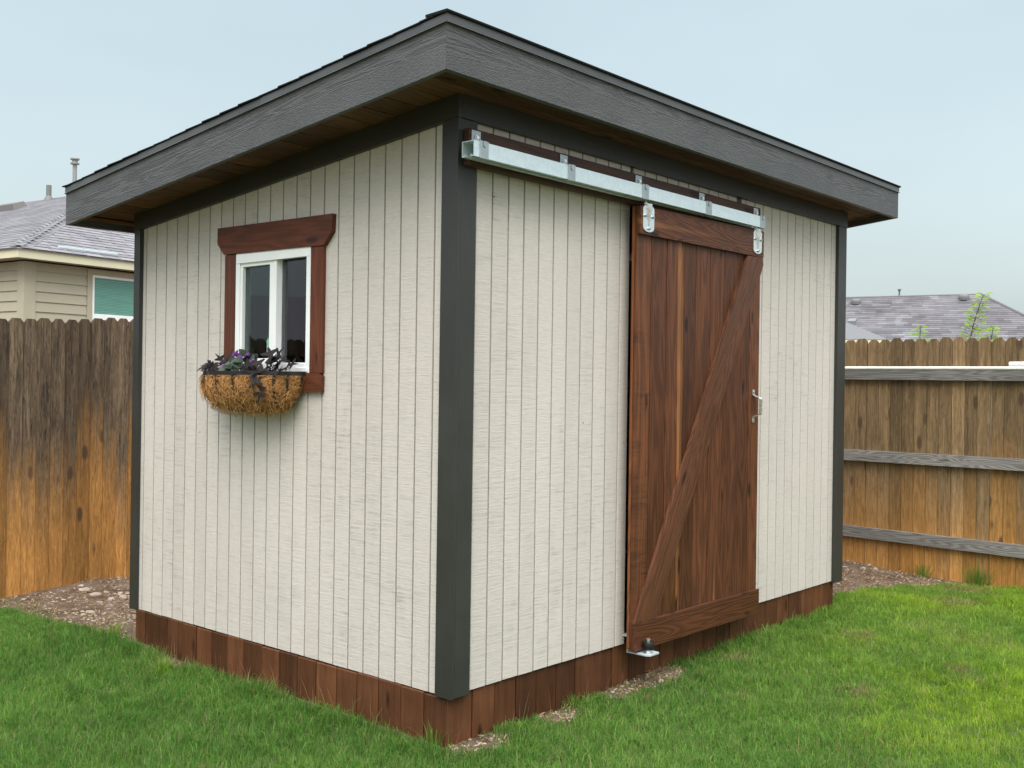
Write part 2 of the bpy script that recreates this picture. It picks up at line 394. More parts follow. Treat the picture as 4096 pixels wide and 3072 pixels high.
def thing(name,label,cat,loc=(0,0,0),group=None):
    o=bpy.data.objects.new(name,None); COL.objects.link(o); o.location=loc; o.empty_display_size=.1
    o['label']=label; o['category']=cat
    if group: o['group']=group
    return o
def tag(o,label,cat,group=None):
    o['label']=label; o['category']=cat
    if group: o['group']=group
    return o
def lerp(a,b,t): return a+(b-a)*t

# ------------------------------------------------------------------ ground
Lx, Wy = 3.6717, 2.4724
def gz(x, y):
    x=np.asarray(x,float); y=np.asarray(y,float)
    z=-.203+.010*np.clip(x,-2,6)-.006*np.clip(y-1,0,5)
    z=z+.034*np.exp(-((x+.05)**2+(y-2.55)**2)/.35)+.045*np.exp(-((x-.75)**2/.08+(y-4.25)**2/.02))+.05*np.exp(-((x-5.05)**2/.08+(y-.62)**2/.10))
    z=z+.010*np.sin(2.1*x+1.3*y+.5)*np.sin(1.7*y-.8*x)+.006*np.sin(5.3*x+.4)*np.sin(4.7*y+1.1)
    return z
def vnoise(x,y,s,seed):
    r=np.random.default_rng(seed); g=r.random((64,64)); X=np.asarray(x)*s+100; Y=np.asarray(y)*s+100
    i=np.floor(X).astype(int); j=np.floor(Y).astype(int); u=X-i; v=Y-j; u=u*u*(3-2*u); v=v*v*(3-2*v)
    G=lambda a,b: g[a%64,b%64]
    return (G(i,j)*(1-u)+G(i+1,j)*u)*(1-v)+(G(i,j+1)*(1-u)+G(i+1,j+1)*u)*v
def bare(x,y):
    """1 = bare ground (no grass), 0 = lawn."""
    x=np.asarray(x,float); y=np.asarray(y,float); n=(vnoise(x,y,6,1)-.5)*.28+(vnoise(x,y,17,2)-.5)*.14
    edge=np.interp(x,[-3,-.25,-.1,.0,.1,.2,3],[4.27,4.22,3.95,3.62,3.1,2.62,2.5])
    left=np.clip((y-edge+n*.9)/.10,0,1)
    ex_=np.interp(y,[-3,-1.2,-.45,-.2,.0,.1,.25],[5.3,5.2,5.02,4.82,4.44,4.22,3.7])
    right=np.clip((x-ex_+n*.8)/.10,0,1)*(x>3.3)*(y<3)
    right=np.where((x>3.62)&(y>.15),1,right)
    # strips along the front skirt
    fr=np.zeros_like(x)
    for x0,x1,wd in ((-.02,.26,.12),(.55,.80,.10),(1.02,1.62,.13),(2.0,2.1,.03)):
        m=(x>x0-.04)&(x<x1+.04); fr=np.maximum(fr,np.where(m,np.clip(((.05-wd)+wd*1.0-0+(y-.05)+wd-n*.25)/.05,0,1)*np.clip(np.minimum(x-x0,x1-x)/.08+.5,0,1),0))
    lf=np.clip((.03-np.hypot((x+.04)/1.2,(y-1.93)/1.0)*.25)/.02,0,1)
    return np.clip(np.maximum.reduce([left,right,fr,lf]),0,1)
def grid_sheet(name, xs, ys, mat, label_attr=True):
    X,Y=np.meshgrid(xs,ys,indexing='ij'); Z=gz(X,Y)
    Z=Z+.012*(vnoise(X,Y,14,5)-.5)*bare(X,Y)
    nx,ny=X.shape; v=np.c_[X.ravel(),Y.ravel(),Z.ravel()]
    i=np.arange(nx*ny).reshape(nx,ny); f=np.stack([i[:-1,:-1],i[1:,:-1],i[1:,1:],i[:-1,1:]],-1).reshape(-1,4)
    me=bpy.data.meshes.new(name); me.from_pydata(v.tolist(),[],f.tolist())
    yard=(v[:,0]>-7)&(v[:,0]<5.25)&(v[:,1]>-7)&(v[:,1]<4.35)
    a=me.attributes.new('lawn','FLOAT','POINT'); a.data.foreach_set('value',((1-bare(v[:,0],v[:,1]))*yard).astype(np.float32))
    for p in me.polygons: p.use_smooth=True
    me.materials.append(MT[mat]); o=bpy.data.objects.new(name,me); COL.objects.link(o); return o
def axis_pts(a,b,step,far):
    inner=np.arange(a,b+1e-6,step); g=[b+step*2**k for k in range(1,40) if step*2**k<far]; h=[a-step*2**k for k in range(1,40) if step*2**k<far]
    return np.r_[h[::-1],inner,g]
gnd=grid_sheet('ground',axis_pts(-3,7,.04,700),axis_pts(-4,5,.04,700),'soil'); gnd['kind']='structure'

# ------------------------------------------------------------------ shed
shed=thing('garden_shed','pale grey board-sided garden shed with charcoal trim and a brown sliding door','shed',(0,0,0))
S=.1016; TH=.020
zs=lambda y: 2.419-.1023*y              # soffit
zf=lambda y: 2.3245-.1003*y             # lower edge of the sloping frieze
zr=lambda y: 2.4043-.1084*(y+.2241)     # lower edge of the rake fascia
W_IN=(.93,1.519,1.30,1.885)             # window hole y0 y1 z0 z1
# backing sheets behind the strips (their darkened colour carries the shade of the grooves)
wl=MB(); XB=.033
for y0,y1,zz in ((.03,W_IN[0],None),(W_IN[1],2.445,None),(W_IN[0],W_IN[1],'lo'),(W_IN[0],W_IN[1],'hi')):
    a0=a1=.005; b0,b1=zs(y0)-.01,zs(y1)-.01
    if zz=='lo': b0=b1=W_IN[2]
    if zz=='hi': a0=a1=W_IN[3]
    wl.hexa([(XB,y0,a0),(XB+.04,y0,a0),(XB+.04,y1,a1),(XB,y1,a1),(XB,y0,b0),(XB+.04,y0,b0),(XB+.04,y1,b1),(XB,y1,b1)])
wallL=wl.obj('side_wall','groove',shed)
DX0,DX1,DZ=1.222,2.318,2.142
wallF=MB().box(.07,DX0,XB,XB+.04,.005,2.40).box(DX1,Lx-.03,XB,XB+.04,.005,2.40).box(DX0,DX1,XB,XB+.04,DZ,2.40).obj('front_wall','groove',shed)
MB().hexa([(Lx-.06,.07,.005),(Lx-.02,.07,.005),(Lx-.02,Wy-.03,.005),(Lx-.06,Wy-.03,.005),(Lx-.06,.07,2.38),(Lx-.02,.07,2.38),(Lx-.02,Wy-.03,2.13),(Lx-.06,Wy-.03,2.13)]).obj('far_wall','siding',shed)
MB().box(.07,Lx-.06,Wy-.07,Wy-.03,.005,2.13).obj('rear_wall','siding',shed)
MB().box(.07,Lx-.06,.07,Wy-.07,-.02,.004).obj('floor','dark',shed)
MB().box(.075,.10,1.49,1.53,.004,2.2).box(.075,.10,.90,.94,.004,2.2).obj('stud','dark',shed)
GW=.009
def strips(edges,wallobj,side):
    for a,b in zip(edges[:-1],edges[1:]):
        a2,b2=a+GW/2,b-GW/2
        if side=='L':
            segs=[(.0+random.uniform(-.001,.001),None)]
            if a2<W_IN[1]+.04 and b2>W_IN[0]+.01: segs=[(0,W_IN[2]-.03),(W_IN[3]+.03,None)]
            for z0,z1 in segs:
                m=MB(); ta=zs(a2)-.03 if z1 is None else z1; tb=zs(b2)-.03 if z1 is None else z1
                f,bk,c=TH,XB-.0005,.0015
                m.add([(bk,a2,z0),(f+c,a2,z0),(f,a2+c,z0+c),(f,b2-c,z0+c),(f+c,b2,z0),(bk,b2,z0),(bk,a2,ta),(f+c,a2,ta),(f,a2+c,ta),(f,b2-c,tb),(f+c,b2,tb),(bk,b2,tb)],
                    [(0,1,2,3,4,5),(6,7,8,9,10,11),(0,6,7,1),(1,7,8,2),(2,8,9,3),(3,9,10,4),(4,10,11,5),(5,11,6,0)])
                m.obj('siding_strip','siding',wallobj)
        else:
            if a2<DX0<b2: b2=DX0
            if a2<DX1<b2: a2=DX1
            f,bk,c=TH,XB-.0005,.0015; inside=a2>=DX0-.001 and b2<=DX1+.001; z0=DZ if inside else .009+random.uniform(-.001,.001); ta=2.40
            MB().add([(a2,bk,z0),(a2,f+c,z0),(a2+c,f,z0+c),(b2-c,f,z0+c),(b2,f+c,z0),(b2,bk,z0),(a2,bk,ta),(a2,f+c,ta),(a2+c,f,ta),(b2-c,f,ta),(b2,f+c,ta),(b2,bk,ta)],
                [(0,1,2,3,4,5),(6,7,8,9,10,11),(0,6,7,1),(1,7,8,2),(2,8,9,3),(3,9,10,4),(4,10,11,5),(5,11,6,0)]).obj('siding_strip','siding',wallobj)
strips([.055]+[.1477+S*i for i in range(23)]+[2.43],wallL,'L')
strips([.085,.1290]+[.2306+S*i for i in range(24)]+[2.6753+S*i for i in range(9)]+[3.59],wallF,'F')
# corner trims
C=.002
MB().hexa([(0,.0,0),(.0,.09,0),(TH,.09,0),(TH,.0,0),(0,0,2.3235),(0,.09,zf(.09)-.001),(TH,.09,zf(.09)-.001),(TH,0,2.3235)]).obj('corner_trim','trim',shed)
MB().box(TH+.001,.111,.0008,TH,0,2.3235,C).obj('corner_trim','trim',shed)
MB().hexa([(-.003,2.413,.0),(-.003,2.4724,0),(XB+.03,2.4724,0),(XB+.03,2.413,0),(-.003,2.413,zf(2.413)-.001),(-.003,2.4724,zf(2.4724)-.001),(XB+.03,2.4724,zf(2.4724)-.001),(XB+.03,2.413,zf(2.413)-.001)]).obj('corner_trim','trim',shed)
MB().box(3.553,Lx,-.003,XB+.03,0,2.3225,C).obj('corner_trim','trim',shed)
MB().box(Lx-.018,Lx+.003,.06,.15,0,2.3225,C).obj('corner_trim','trim',shed)
MB().box(.09,.18,Wy-.03,Wy+.0,0,2.06,C).obj('corner_trim','trim',shed)
# frieze boards
MB().hexa([(-.005,-.005,zf(0)),(-.005,Wy+.004,zf(Wy)),(TH-.001,Wy+.004,zf(Wy)),(TH-.001,-.005,zf(0)),(-.005,-.005,zs(0)-.001),(-.005,Wy+.004,zs(Wy)-.001),(TH-.001,Wy+.004,zs(Wy)-.001),(TH-.001,-.005,zs(0)-.001)]).obj('frieze_board','trimY',shed)
MB().box(TH,Lx+.004,-.005,TH-.001,2.3240,2.4175).obj('frieze_board','trimX',shed)
# skirt boards
for a,b in zip([.033,.165,.305,.444,.584,.721,.864,.999,1.139,1.278,1.422,1.563,1.70,1.836,1.971,2.111,2.329],[.165,.305,.444,.584,.721,.864,.999,1.139,1.278,1.422,1.563,1.70,1.836,1.971,2.111,2.329,2.427]):
    dx=random.uniform(-.003,.003)
    MB().box(.012+dx,.0275,a+.003,b-.003,-.42,-.001-random.uniform(0,.006),.003).obj('skirt_board','skirt',shed)
fs=[.012,.161,.299,.436,.572,.714,.851,.997,1.14,1.276,1.419,1.554,1.695,1.834,1.978,2.12,2.26,2.40,2.54,2.68,2.83,2.977,3.145,3.319,3.46,3.605]
for a,b in zip(fs[:-1],fs[1:]):
    dy=random.uniform(-.003,.003)
    MB().box(a+.003,b-.003,.0305+dy,.046,-.42,.006-random.uniform(0,.006),.003).obj('skirt_board','skirt',shed)
MB().box(3.588,3.605,.047,2.42,-.42,0).obj('skirt_board','skirt',shed)
MB().box(.040,.06,.06,2.42,-.42,-.004).box(.06,3.58,.060,.08,-.42,-.004).obj('slab_edge',plain('slab_concrete',(.12,.10,.09),.8,0,.2,9,.2),shed)

# roof
roof=bpy.data.objects.new('roof',None); COL.objects.link(roof); roof.parent=shed
OX,OY,YB=.2986,.2241,2.665; xa,xb=-OX,Lx+OX; ya,yb=-OY,YB; ft=.024
ang=-math.atan(.1084)
RM=Matrix.Translation((-OX,0,zr(0)))@Matrix.Rotation(ang,4,'X')
DT=.190
MB().hexa([(xa,ya,zr(ya)),(xa,yb,zr(yb)),(xa+ft,yb-ft,zr(yb-ft)),(xa+ft,ya+ft,zr(ya+ft)),(xa,ya,zr(ya)+DT),(xa,yb,zr(yb)+DT),(xa+ft,yb-ft,zr(yb-ft)+DT),(xa+ft,ya+ft,zr(ya+ft)+DT)]).obj('fascia_board','fasY',roof,RM)
RM2=Matrix.Translation((xb,0,zr(0)))@Matrix.Rotation(ang,4,'X')
MB().hexa([(xb,ya,zr(ya)),(xb,yb,zr(yb)),(xb-ft,yb-ft,zr(yb-ft)),(xb-ft,ya+ft,zr(ya+ft)),(xb,ya,zr(ya)+DT),(xb,yb,zr(yb)+DT),(xb-ft,yb-ft,zr(yb-ft)+DT),(xb-ft,ya+ft,zr(ya+ft)+DT)]).obj('fascia_board','fasY',roof,RM2)
g=.0006
def xboard(y0,y1,z0,z1,z0b,z1b,mat,name):
    MB().hexa([(xa+g,y0,z0),(xb-g,y0,z0),(xb-ft-g,y1,z0b),(xa+ft+g,y1,z0b),(xa+g,y0,z1),(xb-g,y0,z1),(xb-ft-g,y1,z1b),(xa+ft+g,y1,z1b)]).obj(name,mat,roof)
xboard(ya,ya+ft,zr(ya),zr(ya)+DT,zr(ya+ft),zr(ya+ft)+DT,'fasX','fascia_board')
xboard(yb,yb-ft,zr(yb),zr(yb)+DT,zr(yb-ft),zr(yb-ft)+DT,'fasX','fascia_board')
# soffit planks
ys=ya+ft+.002
while ys<yb-ft-.01:
    ye=min(ys+.139,yb-ft-.001); a,b=ys+.003,ye-.003
    dz=random.uniform(-.0008,.0008)
    MB().hexa([(xa+ft+.001,a,zs(a)+dz),(xb-ft-.001,a,zs(a)+dz),(xb-ft-.001,b,zs(b)+dz),(xa+ft+.001,b,zs(b)+dz),(xa+ft+.001,a,zs(a)+.016),(xb-ft-.001,a,zs(a)+.016),(xb-ft-.001,b,zs(b)+.016),(xa+ft+.001,b,zs(b)+.016)]).obj('soffit_plank','soffit',roof,Matrix.Translation((0,a,zs(a))))
    ys+=.1395
MB().box(xa+ft+.001,xb-ft-.001,yb-ft-.024,yb-ft-.002,zs(yb)-.018,zs(yb)-.002).obj('soffit_batten',wood('pale_batten','X',(.16,.07,.03),(.36,.17,.07),None),roof)
d0=.155
MB().hexa([(xa+ft+.002,ya+ft+.002,zr(ya+ft)+.06),(xb-ft-.002,ya+ft+.002,zr(ya+ft)+.06),(xb-ft-.002,yb-ft-.002,zr(yb-ft)+.085),(xa+ft+.002,yb-ft-.002,zr(yb-ft)+.085),
   (xa+ft+.002,ya+ft+.002,zr(ya+ft)+DT),(xb-ft-.002,ya+ft+.002,zr(ya+ft)+DT),(xb-ft-.002,yb-ft-.002,zr(yb-ft)+DT),(xa+ft+.002,yb-ft-.002,zr(yb-ft)+DT)]).obj('roof_deck','deck',roof)
# drip edges: a face strip standing just proud of the fascia with a kicked-out hem
def drip_rake(x,sg):
    m=MB(); p=x+sg*.004; q=x+sg*.0015; h=x+sg*.010
    za=lambda y,o: zr(y)+o
    y0,y1=ya-.004,yb+.004
    m.hexa([(q,y0,za(y0,.176)),(q,y1,za(y1,.176)),(p,y1,za(y1,.176)),(p,y0,za(y0,.176)),(q,y0,za(y0,.2035)),(q,y1,za(y1,.2035)),(p,y1,za(y1,.2035)),(p,y0,za(y0,.2035))])
    m.hexa([(q,y0,za(y0,.1685)),(q,y1,za(y1,.1685)),(h,y1,za(y1,.1685)),(h,y0,za(y0,.1685)),(q,y0,za(y0,.1755)),(q,y1,za(y1,.1755)),(p,y1,za(y1,.1755)),(p,y0,za(y0,.1755))])
    m.obj('drip_edge','drip',roof)
drip_rake(xa,-1); drip_rake(xb,1)
for y,sg in ((ya,-1),(yb,1)):
    m=MB(); z=zr(y); A=sorted((y+sg*.0015,y+sg*.0045)); 
    m.box(xa-.0035,xb+.0035,A[0],A[1],z+.176,z+.2035)
    lo=[(xa-.0035,y+sg*.0015),(xb+.0035,y+sg*.0015)]
    m.hexa([(lo[0][0],y+sg*.0015,z+.1685),(lo[1][0],y+sg*.0015,z+.1685),(lo[1][0],y+sg*.011,z+.1685),(lo[0][0],y+sg*.011,z+.1685),(lo[0][0],y+sg*.0015,z+.1755),(lo[1][0],y+sg*.0015,z+.1755),(lo[1][0],y+sg*.0045,z+.1755),(lo[0][0],y+sg*.0045,z+.1755)])
    m.obj('drip_edge','drip',roof)
# shingle courses, each a tilted layer with a slightly ragged rake edge
y=ya-.014; k=0
while y<yb:
    y0=y; y1=min(y+.150,yb+.018); ex=.009+random.uniform(0,.005); h0=.2045 if k else .2045; h1=h0+.0085
    ex2=ex+random.uniform(-.003,.004)
    MB().hexa([(xa-ex,y0,zr(y0)+h0),(xb+ex,y0,zr(y0)+h0),(xb+ex,y1,zr(y1)+h0+.003),(xa-ex2,y1,zr(y1)+h0+.003),(xa-ex,y0,zr(y0)+h0+.005),(xb+ex,y0,zr(y0)+h0+.005),(xb+ex,y1,zr(y1)+h1),(xa-ex2,y1,zr(y1)+h1)]).obj('shingle_course','shing',roof)
    y+=.1425; k+=1
MB().box(xa-.012,xb+.012,ya-.012,ya+.10,zr(ya)+.2037,zr(ya)+.2135).obj('starter_course','shing',roof)

# sliding-door ledger and track
MB().box(.028,2.43,-.036,-.0005,2.132,2.281,.003).obj('ledger_board','ledger',shed)
track=MB(); t0,t1=-.026,2.345; y0,y1,z0,z1,wt_=-.111,-.046,2.150,2.212,.003
track.box(t0,t1,y0,y0+wt_,z0,z1).box(t0,t1,y1-wt_,y1,z0,z1).box(t0,t1,y0+wt_,y1-wt_,z1-wt_,z1).box(t0,t1,y0+wt_,y0+.018,z0,z0+wt_).box(t0,t1,y1-.018,y1-wt_,z0,z0+wt_)
track.box(t0,t1,y0+.0155,y0+.018,z0+wt_,z0+.010).box(t0,t1,y1-.018,y1-.0155,z0+wt_,z0+.010)
track=track.obj('door_track','galv',shed)
for x0,x1,tx in ((.007,.055,.036),(.566,.614,.600),(1.134,1.184,1.180),(1.711,1.763,1.760),(2.290,2.338,2.343)):
    b=MB()
    b.box(x0,x1,y0-.0045,y0-.0005,z0-.004,z1+.004,.001).box(x0,x1,y0-.0005,-.0365,z1+.0005,z1+.004,.001).box(x0,x1,y0-.0005,y0+.02,z0-.0045,z0-.001,.001)
    b.box(tx,tx+.052,-.041,-.0365,z1+.004,z1+.062,.001)
    b.prism([((x0+x1)/2-.009,z1+.003),((x0+x1)/2-.009,z1-.014),((x0+x1)/2-.005,z1-.020),((x0+x1)/2+.005,z1-.020),((x0+x1)/2+.009,z1-.014),((x0+x1)/2+.009,z1+.003)],'y',y0-.0085,y0-.0048)
    bo=b.obj('track_bracket','galvd',track)
    MB().lathe([(.012,0),(.012,-.002),(.0085,-.002),(.0085,-.009),(.006,-.0095)],(tx+.026,-.0415,z1+.034),6,'y').obj('bracket_bolt','zinc',track)

# sliding door
door=bpy.data.objects.new('sliding_door',None); COL.objects.link(door); door.parent=shed
pl=[1.165,1.29,1.428,1.566,1.703,1.845,1.986,2.124,2.271,2.385]
for i,(a,b) in enumerate(zip(pl[:-1],pl[1:])):
    d=random.uniform(-.0012,.0012)
    MB().box(a+.0023,b-.0023,-.065+d,-.047,.001+random.uniform(0,.002),2.123,.0035).obj('door_plank','doorS' if i==0 else 'door',door)
MB().box(1.1655,1.20,-.0465,-.033,.001,2.123,.001).box(2.35,2.3845,-.0465,-.033,.001,2.123,.001).box(1.2005,2.3495,-.0465,-.033,2.0,2.123).box(1.2005,2.3495,-.0465,-.033,.001,.14).obj('back_frame','doorE',door)
MB().hexa([(1.161,-.085,1.988),(2.381,-.085,1.993),(2.381,-.066,1.993),(1.161,-.066,1.988),(1.161,-.085,2.121),(2.381,-.085,2.139),(2.381,-.066,2.139),(1.161,-.066,2.121)]).obj('door_rail','doorX',door)
MB().box(1.158,2.382,-.085,-.066,-.003,.1335,.002).obj('door_rail','doorX',door)
bd=Vector((2.206-1.169,0,1.986-.135)).normalized(); bang=math.atan2(bd.x,bd.z)
BM=Matrix.Translation((1.3,-.075,.5))@Matrix.Rotation(bang,4,'Y')
MB().prism([(1.166,.1345),(1.338,.1345),(2.3805,1.950),(2.3725,1.9915),(2.206,1.9870)],'y',-.085,-.0655).obj('door_brace','doorB',door,BM)
# hangers
for hx in (1.176,2.256):
    m=MB(); w_=.094; zt,zb=2.128 if hx<2 else 2.138,2.000 if hx<2 else 2.006; cx=hx+w_/2
    arc=[(cx-w_/2*math.cos(q),zb+.022-.022*math.sin(q)) for q in np.linspace(0,math.pi,9)]
    m.prism([(hx,zt-.014)]+[(hx+.014,zt-.002),(hx+w_-.014,zt-.002),(hx+w_,zt-.014)]+[(a,b) for a,b in arc[::-1]],'y',-.0895,-.0855)
    rows=[]
    for t in np.linspace(0,1,9):
        z=lerp(zt+.006,zb+.03,t); r=lerp(.021,.004,t**1.3); rows.append((z,r))
    vs=[];f=[]
    for z,r in rows:
        for q in np.linspace(0,math.pi,7): vs.append((cx-r*math.cos(q),-.0895-r*.75*math.sin(q),z))
    for i in range(8):
        for k in range(6): f.append((i*7+k,i*7+k+1,(i+1)*7+k+1,(i+1)*7+k))
    f.append(tuple(range(7)))
    m.add(vs,f); m.lathe([(.0045,0),(.0045,.035)],(cx-.012,-.0775,zt),8).lathe([(.011,0),(.011,.008)],(cx-.012,-.0775,zt+.004),6)
    m.obj('hanger_plate','zinc',door,smooth=True)
    for dx,dz in ((-.032,-.052),(.032,-.052),(0,-(zt-zb)+.017)):
        MB().lathe([(.009,0),(.009,-.003),(.007,-.003),(.006,-.010)],(cx+dx,-.0897,zt+dz),6,'y').obj('hanger_bolt','galvd',door)
# pull handle
hb=MB(); pts=[(-.066,1.252),(-.066,1.222),(-.085,1.212),(-.105,1.208),(-.1105,1.200)]; path=pts+[(-.1105,1.120),(-.105,1.112),(-.085,1.108),(-.066,1.098),(-.066,1.068)]
for (ya_,za_),(yb_,zb_) in zip(path[:-1],path[1:]):
    hw=.0165 if abs(ya_)>.10 and abs(yb_)>.10 else .0125
    n=Vector((0,yb_-ya_,zb_-za_)).normalized(); o_=Vector((0,n.z,-n.y))*.0016
    P=[]
    for (yy,zz) in ((ya_,za_),(yb_,zb_)):
        for s1,s2 in ((-1,-1),(1,-1),(1,1),(-1,1)): P.append((2.318+s1*hw,yy-.0018+o_.y*s2,zz+o_.z*s2))
    hb.hexa(P)
hb.obj('pull_handle','zinc',door)
for z in (1.24,1.08): MB().lathe([(.0055,0),(.005,-.002),(.003,-.0035)],(2.318,-.0698,z),8,'y').obj('handle_screw','galvd',door)
# floor guide roller, fixed to the shed wall
gd=MB().prism([(1.185,-.020),(1.185,-.128),(1.195,-.150),(1.272,-.150),(1.283,-.138),(1.283,-.020)],'z',-.019,-.013).box(1.185,1.283,-.026,-.0205,-.0125,.070,.001).box(1.21,1.26,-.0200,.029,.050,.056).obj('guide_bracket','galv',shed)
MB().lathe([(.026,.004),(.0275,.008),(.0275,.036),(.025,.041),(.010,.041),(.010,.030)],(1.232,-.1135,0),20).obj('guide_roller','rubber',gd,smooth=True)
MB().lathe([(.013,-.0125),(.013,-.004),(.0075,-.004),(.0075,.047),(.0095,.047),(.0095,.054)],(1.232,-.1135,0),8).obj('guide_bolt','zinc',gd)

# window
win=bpy.data.objects.new('window',None); COL.objects.link(win); win.parent=shed
y0,y1,z0,z1=W_IN
fr=MB(); xf,xk=.004,.075
fr.box(xf,xk,y1-.031,y1-.0005,z0,z1-.0005,.002).box(xf,xk,y0+.0005,y0+.033,z0,z1-.0005,.002)
fr.box(xf,xk,y0+.033,y1-.031,z0,z0+.048,.002).box(xf,xk,y0+.033,y1-.031,z1-.046,z1-.0005,.002).box(xf-.002,xf+.01,y0+.006,y1-.006,z1-.050,z1-.005,.001)
fr.box(xf+.006,xk,1.196,1.218,z0+.048,z1-.046,.0015)
fr.box(xf-.004,xf+.012,y0+.012,y0+.10,z0+.006,z0+.026,.001)
fr.obj('window_frame','vinyl',win)
sa=MB(); sa.box(.012,.05,1.2185,1.252,z0+.049,z1-.047,.002).box(.012,.05,1.472,1.4875,z0+.049,z1-.047,.002).box(.012,.05,1.2525,1.4715,z0+.049,z0+.070,.002).box(.012,.05,1.2525,1.4715,z1-.068,z1-.047,.002)
sash=sa.obj('sash','vinyl',win)
MB().box(.030,.034,1.2525,1.4715,z0+.070,z1-.068).obj('glass_pane','glassS',win)
MB().box(.044,.048,.9635,1.1955,z0+.0485,z1-.0465).obj('glass_pane','glass',win)
MB().box(.0235,.0295,1.272,1.283,1.395,1.452,.002).obj('latch','vinyl',win)
MB().prism([(1.268,1.425),(1.262,1.452),(1.272,1.468),(1.284,1.450),(1.276,1.432)],'x',.0215,.0232).obj('paper_tag','tag',win)
MB().hexa([(.002,.928,1.301),(.002,.840,1.301),(TH-.001,.840,1.301),(TH-.001,.928,1.301),(.002,.928,1.876),(.002,.840,1.874),(TH-.001,.840,1.874),(TH-.001,.928,1.876)]).obj('casing_board','casZ',win)
MB().box(.002,TH-.001,1.521,1.610,1.301,1.8835,.002).obj('casing_board','casZ',win)
MB().prism([(.832,1.8755),(.776,1.933),(.772,2.012),(1.668,2.022),(1.668,1.944),(1.610,1.8865)],'x',-.004,TH-.001).obj('head_casing','casY',win)
MB().prism([(.840,1.213),(.838,1.285),(.856,1.2995),(1.605,1.2995),(1.610,1.213)],'x',-.001,TH-.001).obj('apron_board','casY',win)

# ------------------------------------------------------------------ hanging trough under the window
BC,BA,BDp,BZ,BH=1.305,.355,.18,1.296,.158
basket=thing('hanging_trough','black wire trough with shaggy brown coir lining hung below the shed window','planter',(0,BC,BZ))
rim=MB(); N=40
ang_=np.linspace(0,math.pi,N)
def rp(q,s=1): return (-BDp*math.sin(q)*s-.003,BC-BA*math.cos(q)*s)
P=[]
for q in ang_:
    for s,z in ((1.0,BZ-.012),(1.0,BZ+.010),(.985,BZ+.010),(.985,BZ-.012)):
        a=rp(q,s); P.append((a[0],a[1],z))
F=[]
for i in range(N-1):
    for k in range(4): F.append((i*4+k,i*4+(k+1)%4,(i+1)*4+(k+1)%4,(i+1)*4+k))
rim.add(P,F); rim.box(-.006,-.001,BC-BA,BC+BA,BZ-.012,BZ+.010)
rim.obj('rim','blackm',basket)
def surf(q,v,off=0):
    """Point on the bowl: q round the rim, v from rim 0 to keel 1."""
    s=math.cos(v*math.pi/2)**.62; zz=BZ-.008-(BH+.012)*math.sin(v*math.pi/2)**1.05*(.68+.32*max(math.sin(q),0)**.55)
    ys_=BC-BA*math.cos(q)*(1-.22*v**1.5); 
    return (-.004-(BDp*math.sin(q)**.8+off)*max(s,.02) if math.sin(q)>0 else -.004, ys_, zz-off*.6*v)
for q in [.02,.33]+list(np.linspace(.62,math.pi-.55,6))+[math.pi-.28,math.pi-.02]:
    m=MB(); P=[]
    for v in np.linspace(0,1,12):
        for dq in (-.022,.022):
            P.append(surf(min(max(q+dq,0.001),math.pi-.001),v,.010 if .3<q<2.9 else .006)); 
    Fb=[(2*i,2*i+1,2*i+3,2*i+2) for i in range(11)]
    Q=[(p[0]+.004,p[1],p[2]+.003) for p in P]; n=len(P)
    m.add(P+Q,Fb+[tuple(j+n for j in f[::-1]) for f in Fb]+[(2*i,2*i+2,2*i+2+n,2*i+n) for i in range(11)]+[(2*i+1,2*i+3,2*i+3+n,2*i+1+n) for i in range(11)])
    m.obj('wire_bar','blackm',basket)
lm=MB(); NU,NV=90,26; P=[];F=[]
bars=np.array([.02,.33]+list(np.linspace(.62,math.pi-.55,6))+[math.pi-.28,math.pi-.02])
def bulge(q,v):
    d=np.min(abs(bars-q)); return .016*min(1,d/.11)*math.sin(min(1,v*1.5+.12)*math.pi*.9)-.005
for i in range(NU):
    q=math.pi*i/(NU-1)
    for j in range(NV):
        v=j/(NV-1); o_=bulge(q,v)+float(vnoise(q*30,v*12,1,9)-.5)*.010+float(vnoise(q*80,v*30,1,10)-.5)*.006
        P.append(surf(min(max(q,.002),math.pi-.002),v,o_))
for i in range(NU-1):
    for j in range(NV-1): F.append((i*NV+j,(i+1)*NV+j,(i+1)*NV+j+1,i*NV+j+1))
lm.add(P,F); lm.obj('coir_lining','coir',basket,smooth=True)
sm=MB()
top=[(-.004,BC-BA*.96,BZ-.02)]+[(rp(q,.95)[0],rp(q,.95)[1],BZ-.02) for q in ang_[1:-1]]+[(-.004,BC+BA*.96,BZ-.02)]
sm.add(top,[tuple(range(len(top)))]); sm.obj('potting_soil','potsoil',basket)
# loose coir strands
fb=MB()
for k in range(4600):
    q=random.uniform(.03,math.pi-.03); v=random.uniform(.0,.98)**.9
    if np.min(abs(bars-q))<.03 and random.random()<.93: continue
    dq,dv=random.gauss(0,.13),random.gauss(.10,.15); ln=random.uniform(.5,1.2); pts=[]
    lift=random.uniform(.001,.014); hang=random.random()<.11
    for t in np.linspace(0,1,4):
        qq=min(max(q+dq*t*ln,.01),math.pi-.01); vv=min(max(v+dv*t*ln,0.01),.99)
        a=Vector(surf(qq,vv,bulge(qq,vv)+.003+lift*math.sin(math.pi*t)+random.uniform(0,.003)))
        if hang: a.z-=.04*t*t*random.uniform(.4,1); a.x-=.015*t
        pts.append(a)
    w_=random.uniform(.0004,.0009)
    for a,b in zip(pts[:-1],pts[1:]):
        n=(b-a).cross(Vector((-1,-.6,0))).normalized()*w_ if (b-a).length>1e-6 else Vector((0,0,w_))
        fb.add([a-n,a+n,b+n,b-n],[(0,1,2,3)])
fo=fb.obj('coir_strands','fibre',basket); fo['kind']='stuff'

